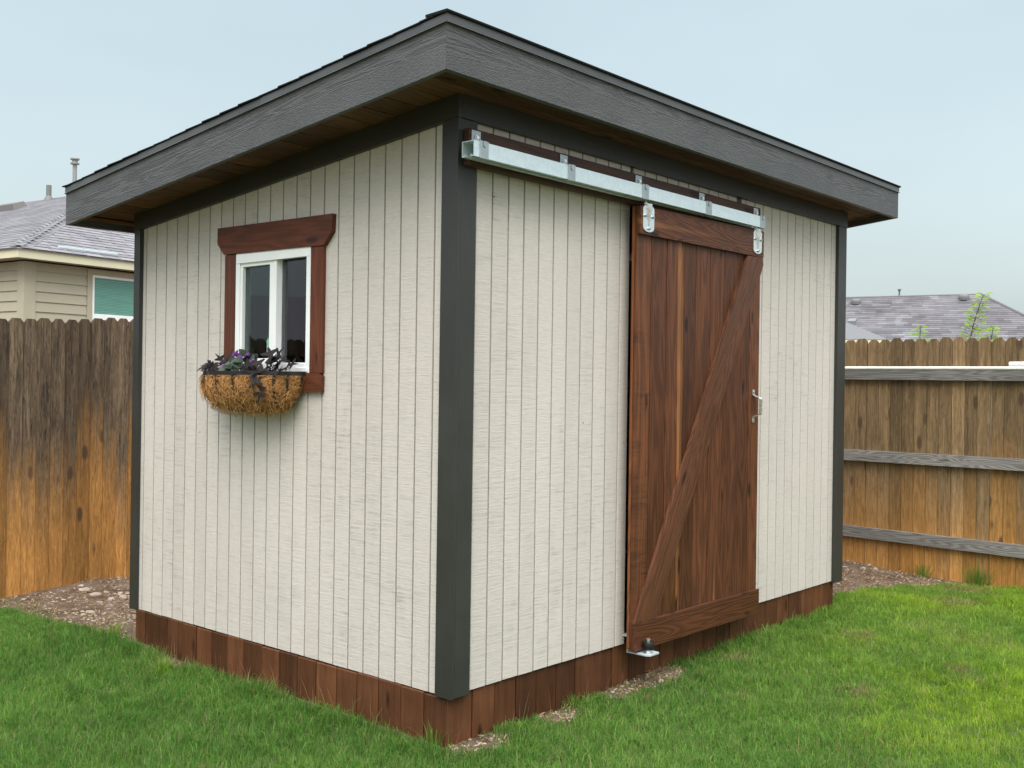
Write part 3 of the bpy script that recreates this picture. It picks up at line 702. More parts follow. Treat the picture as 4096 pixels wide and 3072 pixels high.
# plants in the trough
def leaf_mesh(kind):
    """outline in local xy, tip towards +x, with a folded midrib and droop."""
    if kind=='lobed':
        ol=[(0,.02),(.07,.08),(-.04,.30),(.04,.33),(.20,.10),(.28,.10),(.44,.38),(.55,.42),(.42,.10),(.70,.065),(1,0)]
    elif kind=='heart':
        ol=[(-.02,.12),(-.10,.30),(0,.45),(.16,.52),(.36,.50),(.58,.40),(.80,.22),(1,0)]
    else:
        ol=[(0,.02),(.15,.14),(.40,.22),(.65,.18),(.85,.09),(1,0)]
    return ol
def leaf(name,mat,parent,base,direc,length,kind,droop=.35,fold=.25,roll=None):
    d=Vector(direc).normalized(); upv=Vector((0,0,1)); s_=d.cross(upv)
    if s_.length<.05: s_=Vector((0,1,0))
    s_.normalize(); n=s_.cross(d)
    nt=Vector((random.uniform(-.9,-.3),random.uniform(-.7,0),random.uniform(.4,1.0))); s2=d.cross(nt)
    if s2.length<.1: s2=s_
    s2.normalize(); n2=s2.cross(d)
    ol=leaf_mesh(kind); m=MB(); vs=[];f=[]
    def P(x,y,sg): return Vector(base)+d*(x*length)+s2*(sg*y*length)+n2*(abs(y)*fold*length-droop*x*x*length*.6)+Vector((0,0,-droop*x*x*length*.5))
    for x,y in ol: vs.append(P(x,0,1))
    k=len(ol)
    for sg in (1,-1):
        for x,y in ol: vs.append(P(x,y,sg))
    for si in range(2):
        o_=k*(si+1)
        for i in range(k-1): f.append((i,i+1,o_+i+1,o_+i) if i<k-2 else (i,i+1,o_+i))
    m.add(vs,f); return m.obj(name,mat,parent,smooth=True)
def vine(name,label,spots,mat,kind,grp=None,cat='plant'):
    t=thing(name,label,cat,spots[0][0],grp)
    for (b,dr,ln) in spots:
        root=Vector((b[0]+.02,b[1],BZ-.02)); 
        MB().tube([root,(root+Vector(b))/2+Vector((0,0,.008)),b],.0013,5).obj('stem','vinestem',t)
        leaf('leaf',mat,t,b,dr,ln*(1.0 if kind=='lobed' else .85),kind,random.uniform(.15,.5),.10)
    return t
Zt=BZ-.002
vine('potato_vine','dark spiky-leaved vine drooping over the left end of the trough',[
  ((-.10,1.56,Zt+.012),(-.25,.95,-.15),.11),((-.08,1.55,Zt+.03),(-.1,.8,.25),.09),((-.12,1.50,Zt+.01),(-.8,.35,-.4),.085),((-.05,1.53,Zt+.05),(-.3,.2,.6),.075),((-.06,1.47,Zt+.05),(-.2,.7,.45),.09),((-.13,1.45,Zt+.015),(-.7,-.3,-.2),.07),((-.06,1.58,Zt+.01),(.1,.9,.35),.08),((-.05,1.50,Zt+.075),(-.1,-.6,.5),.085),((-.09,1.53,Zt+.035),(-.7,.6,.2),.08)],'vine','lobed','dark vines in the hanging trough')
vine('potato_vine','dark spiky-leaved vine at the right half of the trough under the fixed pane',[
  ((-.10,1.14,Zt+.02),(-.75,.55,-.25),.12),((-.13,1.16,Zt+.005),(-.5,.8,-.35),.11),((-.09,1.10,Zt+.03),(-.8,-.3,.0),.10),((-.08,1.06,Zt+.045),(-.2,-.8,.45),.11),((-.10,1.03,Zt+.03),(-.5,-.5,.35),.09),((-.06,1.12,Zt+.06),(-.1,.35,.9),.11),((-.06,1.09,Zt+.06),(-.2,-.5,.75),.10),((-.07,1.20,Zt+.05),(-.3,.8,.3),.10),((-.14,1.08,Zt-.002),(-.8,.1,-.5),.10),((-.16,1.06,Zt-.06),(-.3,.1,-.9),.075),((-.05,1.02,Zt+.04),(.0,-.9,.2),.08),((-.10,1.19,Zt+.03),(-.8,.2,.2),.09),((-.05,1.15,Zt+.07),(-.2,-.9,.35),.09),((-.08,1.00,Zt+.02),(-.5,-.8,.1),.08),((-.11,1.22,Zt+.02),(-.9,.2,-.1),.08)],'vine','lobed','dark vines in the hanging trough')
rl=random.Random(11)
for vobj,yc,n_l in ((bpy.data.objects['potato_vine'],1.53,9),(bpy.data.objects['potato_vine.001'],1.11,16)):
    for _ in range(n_l):
        b=(rl.uniform(-.15,-.03),yc+rl.uniform(-.13,.13),Zt+rl.uniform(.0,.05))
        leaf('leaf','vine',vobj,b,(rl.uniform(-1,.1),rl.uniform(-1,1),rl.uniform(-.35,.45)),rl.uniform(.05,.085),'lobed',rl.uniform(.2,.5),.1)
vp=vine('velvet_plant','green heart-leaved plant with violet buds in the middle of the trough',[
  ((-.12,1.38,Zt+.02),(-.9,.1,-.25),.075),((-.10,1.33,Zt+.03),(-.8,-.4,-.1),.07),((-.12,1.41,Zt+.01),(-.6,.6,-.2),.06),((-.08,1.36,Zt+.06),(-.7,.3,.3),.06),((-.07,1.33,Zt+.06),(-.5,-.5,.3),.065),((-.07,1.40,Zt+.055),(-.4,.7,.3),.06),((-.05,1.36,Zt+.09),(-.4,.1,.7),.05),((-.06,1.30,Zt+.07),(-.3,-.8,.3),.06),((-.09,1.29,Zt+.04),(-.8,-.3,.1),.06),((-.05,1.26,Zt+.07),(-.4,-.4,.5),.05),((-.06,1.43,Zt+.04),(-.5,.6,.4),.055),((-.06,1.38,Zt+.085),(-.2,.8,.5),.055)],'velvet','heart')
for _ in range(16):
    b=(rl.uniform(-.15,-.03),1.36+rl.uniform(-.11,.10),Zt+rl.uniform(.0,.07))
    leaf('leaf','velvet',vp,b,(rl.uniform(-1,.0),rl.uniform(-1,1),rl.uniform(-.3,.5)),rl.uniform(.035,.055),'heart',.3,.15)
for b in ((-.09,1.345,Zt+.055),(-.10,1.335,Zt+.045),(-.07,1.39,Zt+.09),(-.08,1.345,Zt+.075),(-.12,1.43,Zt+.015),(-.10,1.44,Zt+.03),(-.06,1.31,Zt+.085),(-.08,1.25,Zt+.05)):
    for j in range(3): leaf('bud_petal','purple',vp,b,(random.uniform(-1,0),random.uniform(-1,1),random.uniform(-.1,1)),random.uniform(.018,.03),'heart',.2,.3)

# ------------------------------------------------------------------ fences
def picket_mesh(w_,h,th,seed):
    r=random.Random(seed); c=.022+r.uniform(-.003,.004); b=.0012
    m=MB(); m.prism([(-w_/2,0),(w_/2,0),(w_/2,h-c*1.25),(w_/2-c,h-.001),(-w_/2+c,h),(-w_/2,h-c*1.25+r.uniform(-.004,.004))],'y',-th/2,th/2)
    return m
def fence_pickets(parent,n,pos,mat,heights,rot,wd=.0885):
    protos=[]
    for s in range(5):
        o=picket_mesh(wd-.0006*s,1,.016,s).obj('picket_proto',mat); protos.append(o.data); bpy.data.objects.remove(o)
    for i in range(n):
        x,y,z0,h=pos(i)
        me=protos[random.randrange(5)]
        key=round(h,2)
        m2=cache.setdefault((me.name,key,mat),None)
        if m2 is None:
            m2=me.copy(); hh=h
            for v in m2.vertices:
                if v.co.z>.5: v.co.z=v.co.z-1+key
            cache[(me.name,key,mat)]=m2
        o=bpy.data.objects.new('picket',m2); COL.objects.link(o); o.location=(x,y,z0)
        o.rotation_euler=(random.uniform(-.003,.003),random.uniform(-.0012,.0012),rot+random.uniform(-.006,.006)); setpar(o,parent)
cache={}
FL=thing('picket_fence','dark weathered picket fence behind the shed, tan at its foot','fence',(1,4.3,-.2),'backyard fences')
SPL=.0966
fence_pickets(FL,86,lambda i:(.0685+SPL*(i-64),4.3+random.uniform(-.004,.004),-.245+.0,1.897+.055*min(max(.0685+SPL*(i-64),-.6),2)+random.uniform(-.005,.005)),'picL',None,0,.0952)
for z in (.12,.75,1.38): MB().box(-6.2,2.2,4.310,4.348,z,z+.088,.002).obj('rail','rail',FL)
FR=thing('picket_fence','brown picket fence with three grey rails beyond the right end of the shed','fence',(5.15,0,-.2),'backyard fences')
SPR=.0935
fence_pickets(FR,52,lambda i:(5.158+random.uniform(-.0035,.0035),.698-SPR*(i-14),-.215,1.872+random.uniform(-.006,.006)),'picR',None,math.pi/2,.0915)
rails=[]
for z0,z1,zb0,zb1 in ((1.340,1.417,1.338,1.415),(.697,.783,.692,.777),(.092,.175,.068,.159)):
    ya_,yb_=2.0,-2.8; s=lambda a,b,y: a+(b-a)*(.62-y)/1.35
    MB().hexa([(5.112,yb_,s(z0,zb0,yb_)),(5.148,yb_,s(z0,zb0,yb_)),(5.148,ya_,s(z0,zb0,ya_)),(5.112,ya_,s(z0,zb0,ya_)),(5.112,yb_,s(z1,zb1,yb_)),(5.148,yb_,s(z1,zb1,yb_)),(5.148,ya_,s(z1,zb1,ya_)),(5.112,ya_,s(z1,zb1,ya_))]).obj('rail','rail',FR)
p=MB().tube([(5.118,1.3,1.4305),(5.118,.6,1.4305),(5.118,-.7,1.429),(5.118,-2.6,1.4265)],.0128,12).obj('pvc_pipe','pvc',smooth=True); tag(p,'long thin white pipe lying along the top fence rail','pipe','white pipes on the fence rail')
p=MB().tube([(5.1345,-.60,1.4565),(5.1345,-.602,1.4565),(5.1345,-.72,1.4565),(5.1345,-.724,1.4565),(5.1345,-2.2,1.454)],[.018,.021,.021,.0165,.0165],14).obj('pvc_pipe','pvc',smooth=True); tag(p,'thicker white pipe with a socket end resting beside the thin pipe','pipe','white pipes on the fence rail')

# young shoots beyond the right fence
def shoot(label,x,y,top,lean,leaves,mat,spread,ll):
    t=thing('sapling',label,'sapling',(x,y,-.2),'leafy shoots beyond the right fence')
    base=Vector((x,y,-.2)); mid=Vector((x,y,1.60)); tp=Vector((x,y+lean,top))
    pts=[base,(base+mid)/2+Vector((.02,.02,0)),mid,lerp(mid,tp,.5)+Vector((0,.012,0)),tp]
    MB().tube(pts,[.009,.007,.005,.004,.002],6).obj('stem','stem',t)
    for k in range(leaves):
        f=k/(leaves-1)*.93+.07; c=lerp(Vector((x,y,1.58)),tp,f)+Vector((0,.012*math.sin(f*3.1),0))
        a=k*2.4; s=spread*(1.15-.55*f)
        b=c+Vector((math.cos(a),math.sin(a),.4))*s*random.uniform(.15,.9)
        MB().tube([c,b],.0012,4).obj('twig','stem',t)
        leaf('leaf',mat if f>.6 or mat=='lime' else 'greenleaf',t,b,(math.cos(a),math.sin(a),random.uniform(-.2,.6)),ll*random.uniform(.7,1.25),'oval',.3,.15)
shoot('short leafy shoot, leftmost above the right fence',5.9,.31,1.80,.015,26,'lime',.055,.062)
shoot('tall thin sapling with yellow-green tip rising above the right fence',5.9,-.06,2.04,-.115,80,'lime',.06,.056)
shoot('bright lime shoot just right of the tall sapling',5.9,-.245,1.775,-.012,30,'lime',.05,.06)

# ------------------------------------------------------------------ neighbouring house on the left
EX=Vector((.994,.139,0)).normalized(); EY=Vector((-EX.y,EX.x,0)); Zv=Vector((0,0,1))
HC=Vector((4.099,13.194,3.081)); PT=.405; HLx,HLy=13.0,17.0; HT=5.4
HM=Matrix.Translation((HC.x,HC.y,0))@Matrix(((EX.x,EY.x,0,0),(EX.y,EY.y,0,0),(0,0,1,0),(0,0,0,1)))
houseL=thing('neighbour_house','tan lap-sided house with grey hip roof behind the left fence','house',(0,0,0)); houseL.matrix_basis=HM
def hobj(m,name,mat,parent,smooth=False): return m.obj(name,mat,parent,smooth=smooth) if False else _local(m,name,mat,parent,smooth)
def _local(m,name,mat,parent,smooth=False):
    o=m.obj(name,mat,None,smooth=smooth); o.parent=parent; return o
ze=3.081; ov=.30; WZ=3.07
_local(MB().box(ov,HLx-ov,ov,HLy-ov,-.3,WZ),'wall_core','hside',houseL)
# lap boards
zb=-.17; lapz=[2.935-.1585*i for i in range(0,20)]
w0=1.087
for i,zt in enumerate([WZ]+lapz[:-1]):
    zlo=lapz[i]
    def lap(x0,x1): 
        _local(MB().add([(x0,ov-.024,zlo),(x1,ov-.024,zlo),(x1,ov-.0005,zlo),(x0,ov-.0005,zlo),(x0,ov-.006,zt-.001),(x1,ov-.006,zt-.001),(x1,ov-.0005,zt-.001),(x0,ov-.0005,zt-.001)],[(0,3,2,1),(4,5,6,7),(0,1,5,4),(1,2,6,5),(2,3,7,6),(3,0,4,7)]),'lap_board','hside',houseL)
    if zt>1.4 and zlo<3.06: lap(ov+.175,ov+w0-.002-.0); lap(ov+2.15,HLx-ov)
    else: lap(ov+.175,HLx-ov)
    _local(MB().add([(ov-.024,ov+.03,zlo),(ov-.024,HLy-ov,zlo),(ov-.0005,HLy-ov,zlo),(ov-.0005,ov+.03,zlo),(ov-.006,ov+.03,zt-.001),(ov-.006,HLy-ov,zt-.001),(ov-.0005,HLy-ov,zt-.001),(ov-.0005,ov+.03,zt-.001)],[(0,1,2,3),(7,6,5,4),(4,5,1,0),(5,6,2,1),(6,7,3,2),(7,4,0,3)]),'lap_board','hside',houseL)
_local(MB().box(ov-.030,ov+.174,ov-.034,ov-.0005,-.2,WZ-.002,.002),'corner_board','hside',houseL)
_local(MB().box(ov-.0305,ov-.0005,ov,ov+.14,-.2,WZ-.002,.002),'corner_board','hside',houseL)
# window
hw=bpy.data.objects.new('window',None); COL.objects.link(hw); hw.parent=houseL
X=lambda a: ov+a
yw=ov
_local(MB().box(X(1.087),X(1.182),yw-.034,yw-.0005,1.45,3.055,.002).box(X(1.182),X(2.05),yw-.028,yw-.0005,2.968,3.055,.002).box(X(2.05),X(2.145),yw-.034,yw-.0005,1.45,3.055,.002),'window_trim','hside',hw)
_local(MB().box(X(1.184),X(1.226),yw-.024,yw+.03,1.5,2.966,.003).box(X(2.008),X(2.048),yw-.024,yw+.03,1.5,2.966,.003).box(X(1.2265),X(2.0075),yw-.024,yw+.03,2.925,2.966,.003).box(X(1.2265),X(2.0075),yw-.03,yw+.02,2.236,2.332,.003).box(X(1.2265),X(2.0075),yw-.024,yw+.03,1.5,1.54,.003),'window_frame','vinyl',hw)
_local(MB().box(X(1.2265),X(2.0075),yw-.012,yw-.002,2.3325,2.9245),'window_pane','teal',hw)
_local(MB().box(X(1.2265),X(2.0075),yw-.004,yw+.002,1.5405,2.2355),'window_pane','hdark',hw)
MTB=plain('blind_behind_screen',(.135,.32,.265),.3,0,.5,3,.12)
for k in range(22): _local(MB().box(X(1.235),X(1.99),yw-.0135,yw-.0122,2.345+.0255*k,2.345+.0255*k+.017),'blind_slat',MTB,hw)
# roof
hr=bpy.data.objects.new('roof',None); COL.objects.link(hr); hr.parent=houseL
fz0,fz1=ze,ze+.138
_local(MB().box(0,HLx,0,.022,fz0,fz1,.002),'fascia_board','hfas',hr); _local(MB().box(0,.022,.0225,HLy,fz0,fz1,.002),'fascia_board','hfas',hr)
_local(MB().box(.0225,HLx,.0225,ov,fz0+.01,fz0+.02).box(.0225,ov,ov,HLy,fz0+.01,fz0+.02),'soffit','hsof',hr)
zr0=fz1+.006
def rp_(x,y,dz=0): return (x,y,zr0+PT*min(x,y,HLx-x,HLy-y,HT)+dz)
A=(HT,HT); B=(HT,HLy-HT); Cc=(HLx-HT,HLy-HT); Dd=(HLx-HT,HT)
top=zr0+PT*HT
rb=MB(); a0,b0,c0,d0_=(-.03,-.03,zr0-.012),(HLx,-.03,zr0-.012),(HLx,HLy,zr0-.012),(-.03,HLy,zr0-.012)
rb.add([a0,b0,c0,d0_,(*A,top),(*B,top),(*Cc,top),(*Dd,top)],[(0,1,7,4),(1,2,6,7),(2,3,5,6),(3,0,4,5),(4,7,6,5),(0,3,2,1)])
_local(rb,'roof_deck','hroof',hr)
EXP=.205*.62; run=EXP/math.sqrt(1+PT*PT)*1.0
# front-facing slope: single tabs where they can be told apart
EXPR=.165; sl=PT
shn=MB().hexa([(0,0,.004),(1,0,.004),(1,1.35,.000),(0,1.35,.000),(0,0,.015),(1,0,.015),(1,1.35,.003),(0,1.35,.003)])
cnt=0; tabs_rest=MB(); tone_rest=[]
smesh=None
def tabmesh():
    global smesh
    if smesh is None:
        o=MB().hexa([(.025,0,.008),(.975,0,.008),(.975,1.35,.0),(.025,1.35,.0),(.025,0,.016),(.975,0,.016),(.975,1.35,.004),(.025,1.35,.004)]).obj('shingle','hshing'); smesh=o.data; bpy.data.objects.remove(o)
    return smesh
r2=random.Random(3)
row=0; yy=-.02
while yy<HT-.1:
    x=.08+max(yy,0)*1.0-(row%5)*.0; xoff=-((row*.173)%.34)
    xx=max(yy,0)+xoff
    while xx<6.0-yy*.0 and xx<HLx-max(yy,0):
        wd=.30*r2.choice((.8,1,1,1.15)); x0=max(xx,max(yy,0)-.0+.05); x1=xx+wd
        if x1-x0>.06:
            if cnt<300 and xx<4.4 and yy<2.3:
                o=bpy.data.objects.new('shingle',tabmesh()); COL.objects.link(o); o.parent=hr
                o.location=(x0,yy,zr0+PT*yy+.001+r2.uniform(0,.003)); o.rotation_euler=(math.atan(PT),0,0); o.scale=(x1-x0,EXPR*math.sqrt(1+PT*PT),1); cnt+=1
            else:
                z=zr0+PT*yy; z2=zr0+PT*(yy+EXPR*1.35)
                tabs_rest.hexa([(x0+.003,yy,z+.007),(x1-.003,yy,z+.007),(x1-.003,yy+EXPR*1.35,z2),(x0+.003,yy+EXPR*1.35,z2),(x0+.003,yy,z+.015),(x1-.003,yy,z+.015),(x1-.003,yy+EXPR*1.35,z2+.004),(x0+.003,yy+EXPR*1.35,z2+.004)]); tone_rest+= [r2.random()-.5]*8
        xx+=wd
    yy+=EXPR; row+=1
# left-facing slope
xx=-.02; row=0
while xx<HT-.1:
    ys_=max(xx,0)+.05; ye=HLy-max(xx,0); yy=ys_-((row*.21)%.36)
    while yy<ye:
        wd=.34*r2.choice((.8,1,1.2)); a,b=max(yy,ys_),min(yy+wd,ye)
        if b-a>.05:
            z=zr0+PT*xx; z2=zr0+PT*(xx+EXPR*1.35)
            tabs_rest.hexa([(xx,a+.003,z+.007),(xx,b-.003,z+.007),(xx+EXPR*1.35,b-.003,z2),(xx+EXPR*1.35,a+.003,z2),(xx,a+.003,z+.015),(xx,b-.003,z+.015),(xx+EXPR*1.35,b-.003,z2+.004),(xx+EXPR*1.35,a+.003,z2+.004)]); tone_rest+=[r2.random()-.5]*8
        yy+=wd
    xx+=EXPR; row+=1
tr=_local(tabs_rest,'shingle_courses','hshing',hr); tr['kind']='stuff'
at=tr.data.attributes.new('tone','FLOAT','POINT'); at.data.foreach_set('value',np.array(tone_rest,np.float32))
# hip caps
hd=Vector((1,1,PT)); n_=int(HT/.095)
for i in range(n_):
    c=Vector((0,0,zr0+.018))+hd*(i*.095+.02); c2=c+hd*.14
    sgn=.23
    def w3(c,h): return [c+Vector((-.0,sgn,-PT*0-.004+h)),c+Vector((0,0,.012+h)),c+Vector((sgn,0,-.004+h))]
    lo=w3(c,.008); hi=w3(c2,-.004)
    m=MB().add(lo+hi+[p-Vector((0,0,.007)) for p in lo]+[p-Vector((0,0,.012)) for p in hi],[(0,1,4,3),(1,2,5,4),(0,6,7,1),(1,7,8,2),(6,9,10,7),(7,10,11,8),(0,3,9,6),(2,8,11,5)])
    _local(m,'hip_cap','hshing',hr)
_local(MB().box(.82,1.90,.20,.235,zr0+PT*.2+.02,zr0+PT*.2+.055,.003),'metal_strip','galv',hr)

# ------------------------------------------------------------------ far house on the right (only its roof shows above the fence)
rdir=Vector((rt0.x,rt0.y,0)).normalized(); fdir=Vector((fwd.x,fwd.y,0)).normalized()
def cp(px,py,dpt): return CAM+(fwd+rt*((px-2048)/4251.6)+up*((1536-py)/4251.6))*dpt
DB=38.0
Bp=cp(3922,1178,DB); Ap=cp(3380,1203,DB*1.0575); Ap.z=Bp.z
e1=(Bp-Ap); e1.z=0; e1.normalize(); n1=Vector((e1.y,-e1.x,0))
if n1.dot(fdir)>0: n1=-n1
FM=Matrix.Translation((Bp.x,Bp.y,0))@Matrix(((e1.x,n1.x,0,0),(e1.y,n1.y,0,0),(0,0,1,0),(0,0,0,1)))
houseR=thing('neighbour_house','distant house with a broad grey hip roof above the right fence','house'); houseR.matrix_basis=FM
zR=Bp.z; PR=.60; RN=3.9; RL=11.0
fr_=bpy.data.objects.new('roof',None); COL.objects.link(fr_); fr_.parent=houseR
dk=MB(); zeR=zR-PR*RN
dk.add([(-RL,0,zR-.03),(0,0,zR-.03),(RN,RN,zeR-.03),(-RL-RN,RN,zeR-.03),(RN,-RN*.75,zeR-.03),(-RL-RN,-RN*.75,zeR-.03)],[(0,1,2,3),(1,4,2),(0,5,4,1),(0,3,5),(3,2,4,5)])
_local(dk,'roof_deck','hroof',fr_)
_local(MB().box(-RL-RN+.4,RN-.4,-RN*.75+.4,RN-.4,-.3,zeR-.04),'wall','hside',houseR)
m=MB(); tn=[]; r3=random.Random(5); y=RN; row=0; ER=.125
while y>.05:
    y1=y; y0_=y-ER*1.25; z1_=zR-PR*y1; z0_=zR-PR*max(y0_,0); xr=y*1.0; x=-RL-y-(row*.29)%.5
    if z1_>.8:
        while x<y:
            wd=r3.uniform(.22,.62); a,b=max(x,-RL-y),min(x+wd,y-.02)
            if b-a>.05:
                m.add([(a,y1,z1_-.004),(b,y1,z1_-.004),(b,y1,z1_+.022),(a,y1,z1_+.022),(b,max(y0_,0),z0_+.006),(a,max(y0_,0),z0_+.006)],[(0,1,2,3),(3,2,4,5)]); tn+=[r3.random()]*6
            x+=wd
    y-=ER; row+=1
t_=_local(m,'shingle_courses','fshing',fr_); t_['kind']='stuff'; at=t_.data.attributes.new('tone','FLOAT','POINT'); at.data.foreach_set('value',np.array(tn,np.float32))
_local(MB().tube([(0,0,zR+.01),(RN,RN,zeR+.02)],.05,6).tube([(-RL,0,zR),(0,0,zR)],.04,6),'ridge_cap','hroof',fr_)
FI=FM.inverted()
def on_roof(px,py):
    dvec=(fwd+rt*((px-2048)/4251.6)+up*((1536-py)/4251.6)); nrm=(FM.to_3x3()@Vector((0,PR,1))); P0=Vector((Bp.x,Bp.y,zR)); t=(P0-CAM).dot(nrm)/dvec.dot(nrm); return FI@(CAM+dvec*t)
for px,py in ((3424,1214),(3855,1197)):
    q=on_roof(px,py); _local(MB().lathe([(.17,-.04),(.185,.03),(.195,.09),(.17,.145),(.10,.165),(.02,.17)],(q.x,q.y,q.z),16),'roof_vent',plain('grey_vent',(.17,.18,.18),.6),fr_,True)
q=on_roof(3593,1185); _local(MB().lathe([(.030,-.6),(.030,.24),(.045,.25),(.045,.285),(.068,.29),(.068,.315),(.02,.325)],(q.x,-.3,zR-.02),12),'flue_pipe',plain('green_grey_flue',(.10,.15,.14),.5),fr_)
q=on_roof(3408,1290); _local(MB().hexa([(q.x-.15,q.y-.1,q.z+.05),(q.x+.15,q.y-.1,q.z+.05),(q.x+.15,q.y+.1,q.z-.05),(q.x-.15,q.y+.1,q.z-.05),(q.x-.13,q.y-.08,q.z+.15),(q.x+.13,q.y-.08,q.z+.15),(q.x+.14,q.y+.1,q.z+.05),(q.x-.14,q.y+.1,q.z+.05)]),'box_vent',plain('grey_box_vent',(.16,.17,.175),.5),fr_)
# lower wing of the same house at its left
pa,pb=on_roof(3378,1287),on_roof(3545,1356)
la=FI@cp(3378,1357,35.5); lb=FI@cp(3545,1358,36.0)
_local(MB().add([tuple(pa+Vector((0,.05,.02))),tuple(pb+Vector((0,.05,.02))),tuple(lb),tuple(la),tuple(pa-Vector((0,0,.4))),tuple(pb-Vector((0,0,.4))),tuple(lb-Vector((0,0,.02))),tuple(la-Vector((0,0,.02)))],[(0,1,2,3),(7,6,5,4),(0,4,5,1),(1,5,6,2),(2,6,7,3),(3,7,4,0)]),'lower_roof',plain('pale_wet_shingle',(.145,.15,.162),.8,0,.2,25,.2),fr_)
_local(MB().hexa([tuple(la+Vector((0,0,-.14))),tuple(lb+Vector((0,0,-.14))),tuple(lb+Vector((0,-.03,-.14))),tuple(la+Vector((0,-.03,-.14))),tuple(la+Vector((0,0,-.022))),tuple(lb+Vector((0,0,-.022))),tuple(lb+Vector((0,-.03,-.022))),tuple(la+Vector((0,-.03,-.022)))]),'fascia_board','hfas',fr_)

# roof pipes of the left house
LI=HM.inverted()
def on_left(px,py):
    dvec=(fwd+rt*((px-2048)/4251.6)+up*((1536-py)/4251.6)); nrm=HM.to_3x3()@Vector((-PT,0,1)); P0=HM@Vector((0,0,zr0)); t=(P0-CAM).dot(nrm)/dvec.dot(nrm); return CAM+dvec*t,t
P,t=on_left(195,800)
if t>30 or t<10: t=22
q=LI@cp(195,793,t); hgt=(793-741)/4251.6*t
_local(MB().lathe([(.13,-.12),(.075,.03),(.058,.05),(.058,hgt)],(q.x,q.y,q.z),12),'vent_pipe',plain('grey_pipe',(.16,.17,.165),.6),hr)
t2=21.0; q=LI@cp(298.5,735,t2); s=t2/4251.6; pr=17*s/2*.98
_local(MB().lathe([(pr,-.3),(pr,(735-660)*s),(pr*2.1,(735-657)*s),(pr*2.1,(735-652)*s),(pr*1.35,(735-650)*s),(pr*1.35,(735-641)*s),(pr*2.15,(735-639)*s),(pr*2.15,(735-634)*s),(pr*1.2,(735-631)*s)],(q.x,q.y,q.z),16),'flue_pipe',plain('grey_flue',(.27,.275,.27),.5,.2),hr)
P,t=on_left(28,842); q=LI@P
_local(MB().hexa([(q.x-.15,q.y-.5,q.z-.1),(q.x+.2,q.y-.5,q.z+.05),(q.x+.2,q.y+.5,q.z+.05),(q.x-.15,q.y+.5,q.z-.1),(q.x-.1,q.y-.4,q.z+.10),(q.x+.15,q.y-.4,q.z+.20),(q.x+.15,q.y+.4,q.z+.20),(q.x-.1,q.y+.4,q.z+.10)]),'box_vent',plain('dark_vent',(.09,.085,.08),.6),hr)

h3=thing('neighbour_house','low grey-roofed house mirrored in the fixed pane of the shed window','house',(-24,36,0))
h3.rotation_euler=(0,0,.35)
_local(MB().box(-9,9,-5,5,-.3,2.5),'wall','hside',h3)
_local(MB().add([(-9.5,-5.5,2.5),(9.5,-5.5,2.5),(9.5,5.5,2.5),(-9.5,5.5,2.5),(-5,0,5.0),(5,0,5.0)],[(0,1,5,4),(1,2,5),(2,3,4,5),(3,0,4),(0,3,2,1)]),'roof','hroof',h3)
for xx_ in (-6,-1,4): _local(MB().box(xx_,xx_+1.4,-5.06,-4.99,1.0,2.1,.01),'window','vinyl',h3); _local(MB().box(xx_+.1,xx_+1.3,-5.09,-5.065,1.1,2.0),'window_pane','hdark',h3)

# ------------------------------------------------------------------ stones, gravel, mulch, dead grass
def stone_mesh(m,c,r,seed,flat=.6):
    rr=random.Random(seed); import itertools
    t=(1+5**.5)/2; V=[(-1,t,0),(1,t,0),(-1,-t,0),(1,-t,0),(0,-1,t),(0,1,t),(0,-1,-t),(0,1,-t),(t,0,-1),(t,0,1),(-t,0,-1),(-t,0,1)]
    Fc=[(0,11,5),(0,5,1),(0,1,7),(0,7,10),(0,10,11),(1,5,9),(5,11,4),(11,10,2),(10,7,6),(7,1,8),(3,9,4),(3,4,2),(3,2,6),(3,6,8),(3,8,9),(4,9,5),(2,4,11),(6,2,10),(8,6,7),(9,8,1)]
    a=rr.uniform(0,6.28); sx_,sy_=rr.uniform(.8,1.5),rr.uniform(.6,1); vs=[]
    for v in V:
        k=r/1.9*rr.uniform(.75,1.2); x,y,z=v[0]*k*sx_,v[1]*k*sy_,v[2]*k*flat; vs.append((c[0]+x*math.cos(a)-y*math.sin(a),c[1]+x*math.sin(a)+y*math.cos(a),c[2]+z))
    return m.add(vs,Fc)
def uc(px,py,zz=-.21):
    dvec=(fwd+rt*((px-2048)/4251.6)+up*((1536-py)/4251.6)); t=(zz-CAM.z)/dvec.z; return CAM+dvec*t
big=[(340,2366,.040,'largest pale stone lump close under the left fence'),(323,2358,.028,'small round stone touching the largest lump under the left fence'),
 (382,2380,.034,'low split-looking stone in the soil midway between fence and shed'),(482,2378,.028,'upright pale stone nearest the far left corner trim of the shed'),
 (443,2402,.038,'flat angular stone in the middle of the bare soil'),(491,2394,.036,'long flat pale stone partly hidden by the corner trim'),
 (363,2450,.030,'flat stone at the lawn edge of the bare soil'),(334,2459,.022,'small stone at the lawn edge, left of the flat one'),
 (421,2367,.022,'small stone at the fence foot, behind the flat angular one'),(520,2511,.020,'pinkish stone chip against the left end of the skirt'),
 (3452,2320,.026,'pale stone in the bark litter, nearest the right end of the shed'),(3500,2319,.022,'small pale stone in the bark litter, farthest from the shed'),(3478,2306,.018,'small pale stone close to the right fence foot')]
for i,(px,py,r,lab) in enumerate(big):
    P=uc(px,py); z=float(gz(P.x,P.y)); m=MB(); stone_mesh(m,(P.x,P.y,z+r*.18),r,i,random.uniform(.45,.75))
    o=m.obj('stone','stone',None); tag(o,lab,'stone','pale stones in the bare soil')
gm=MB(); k=0
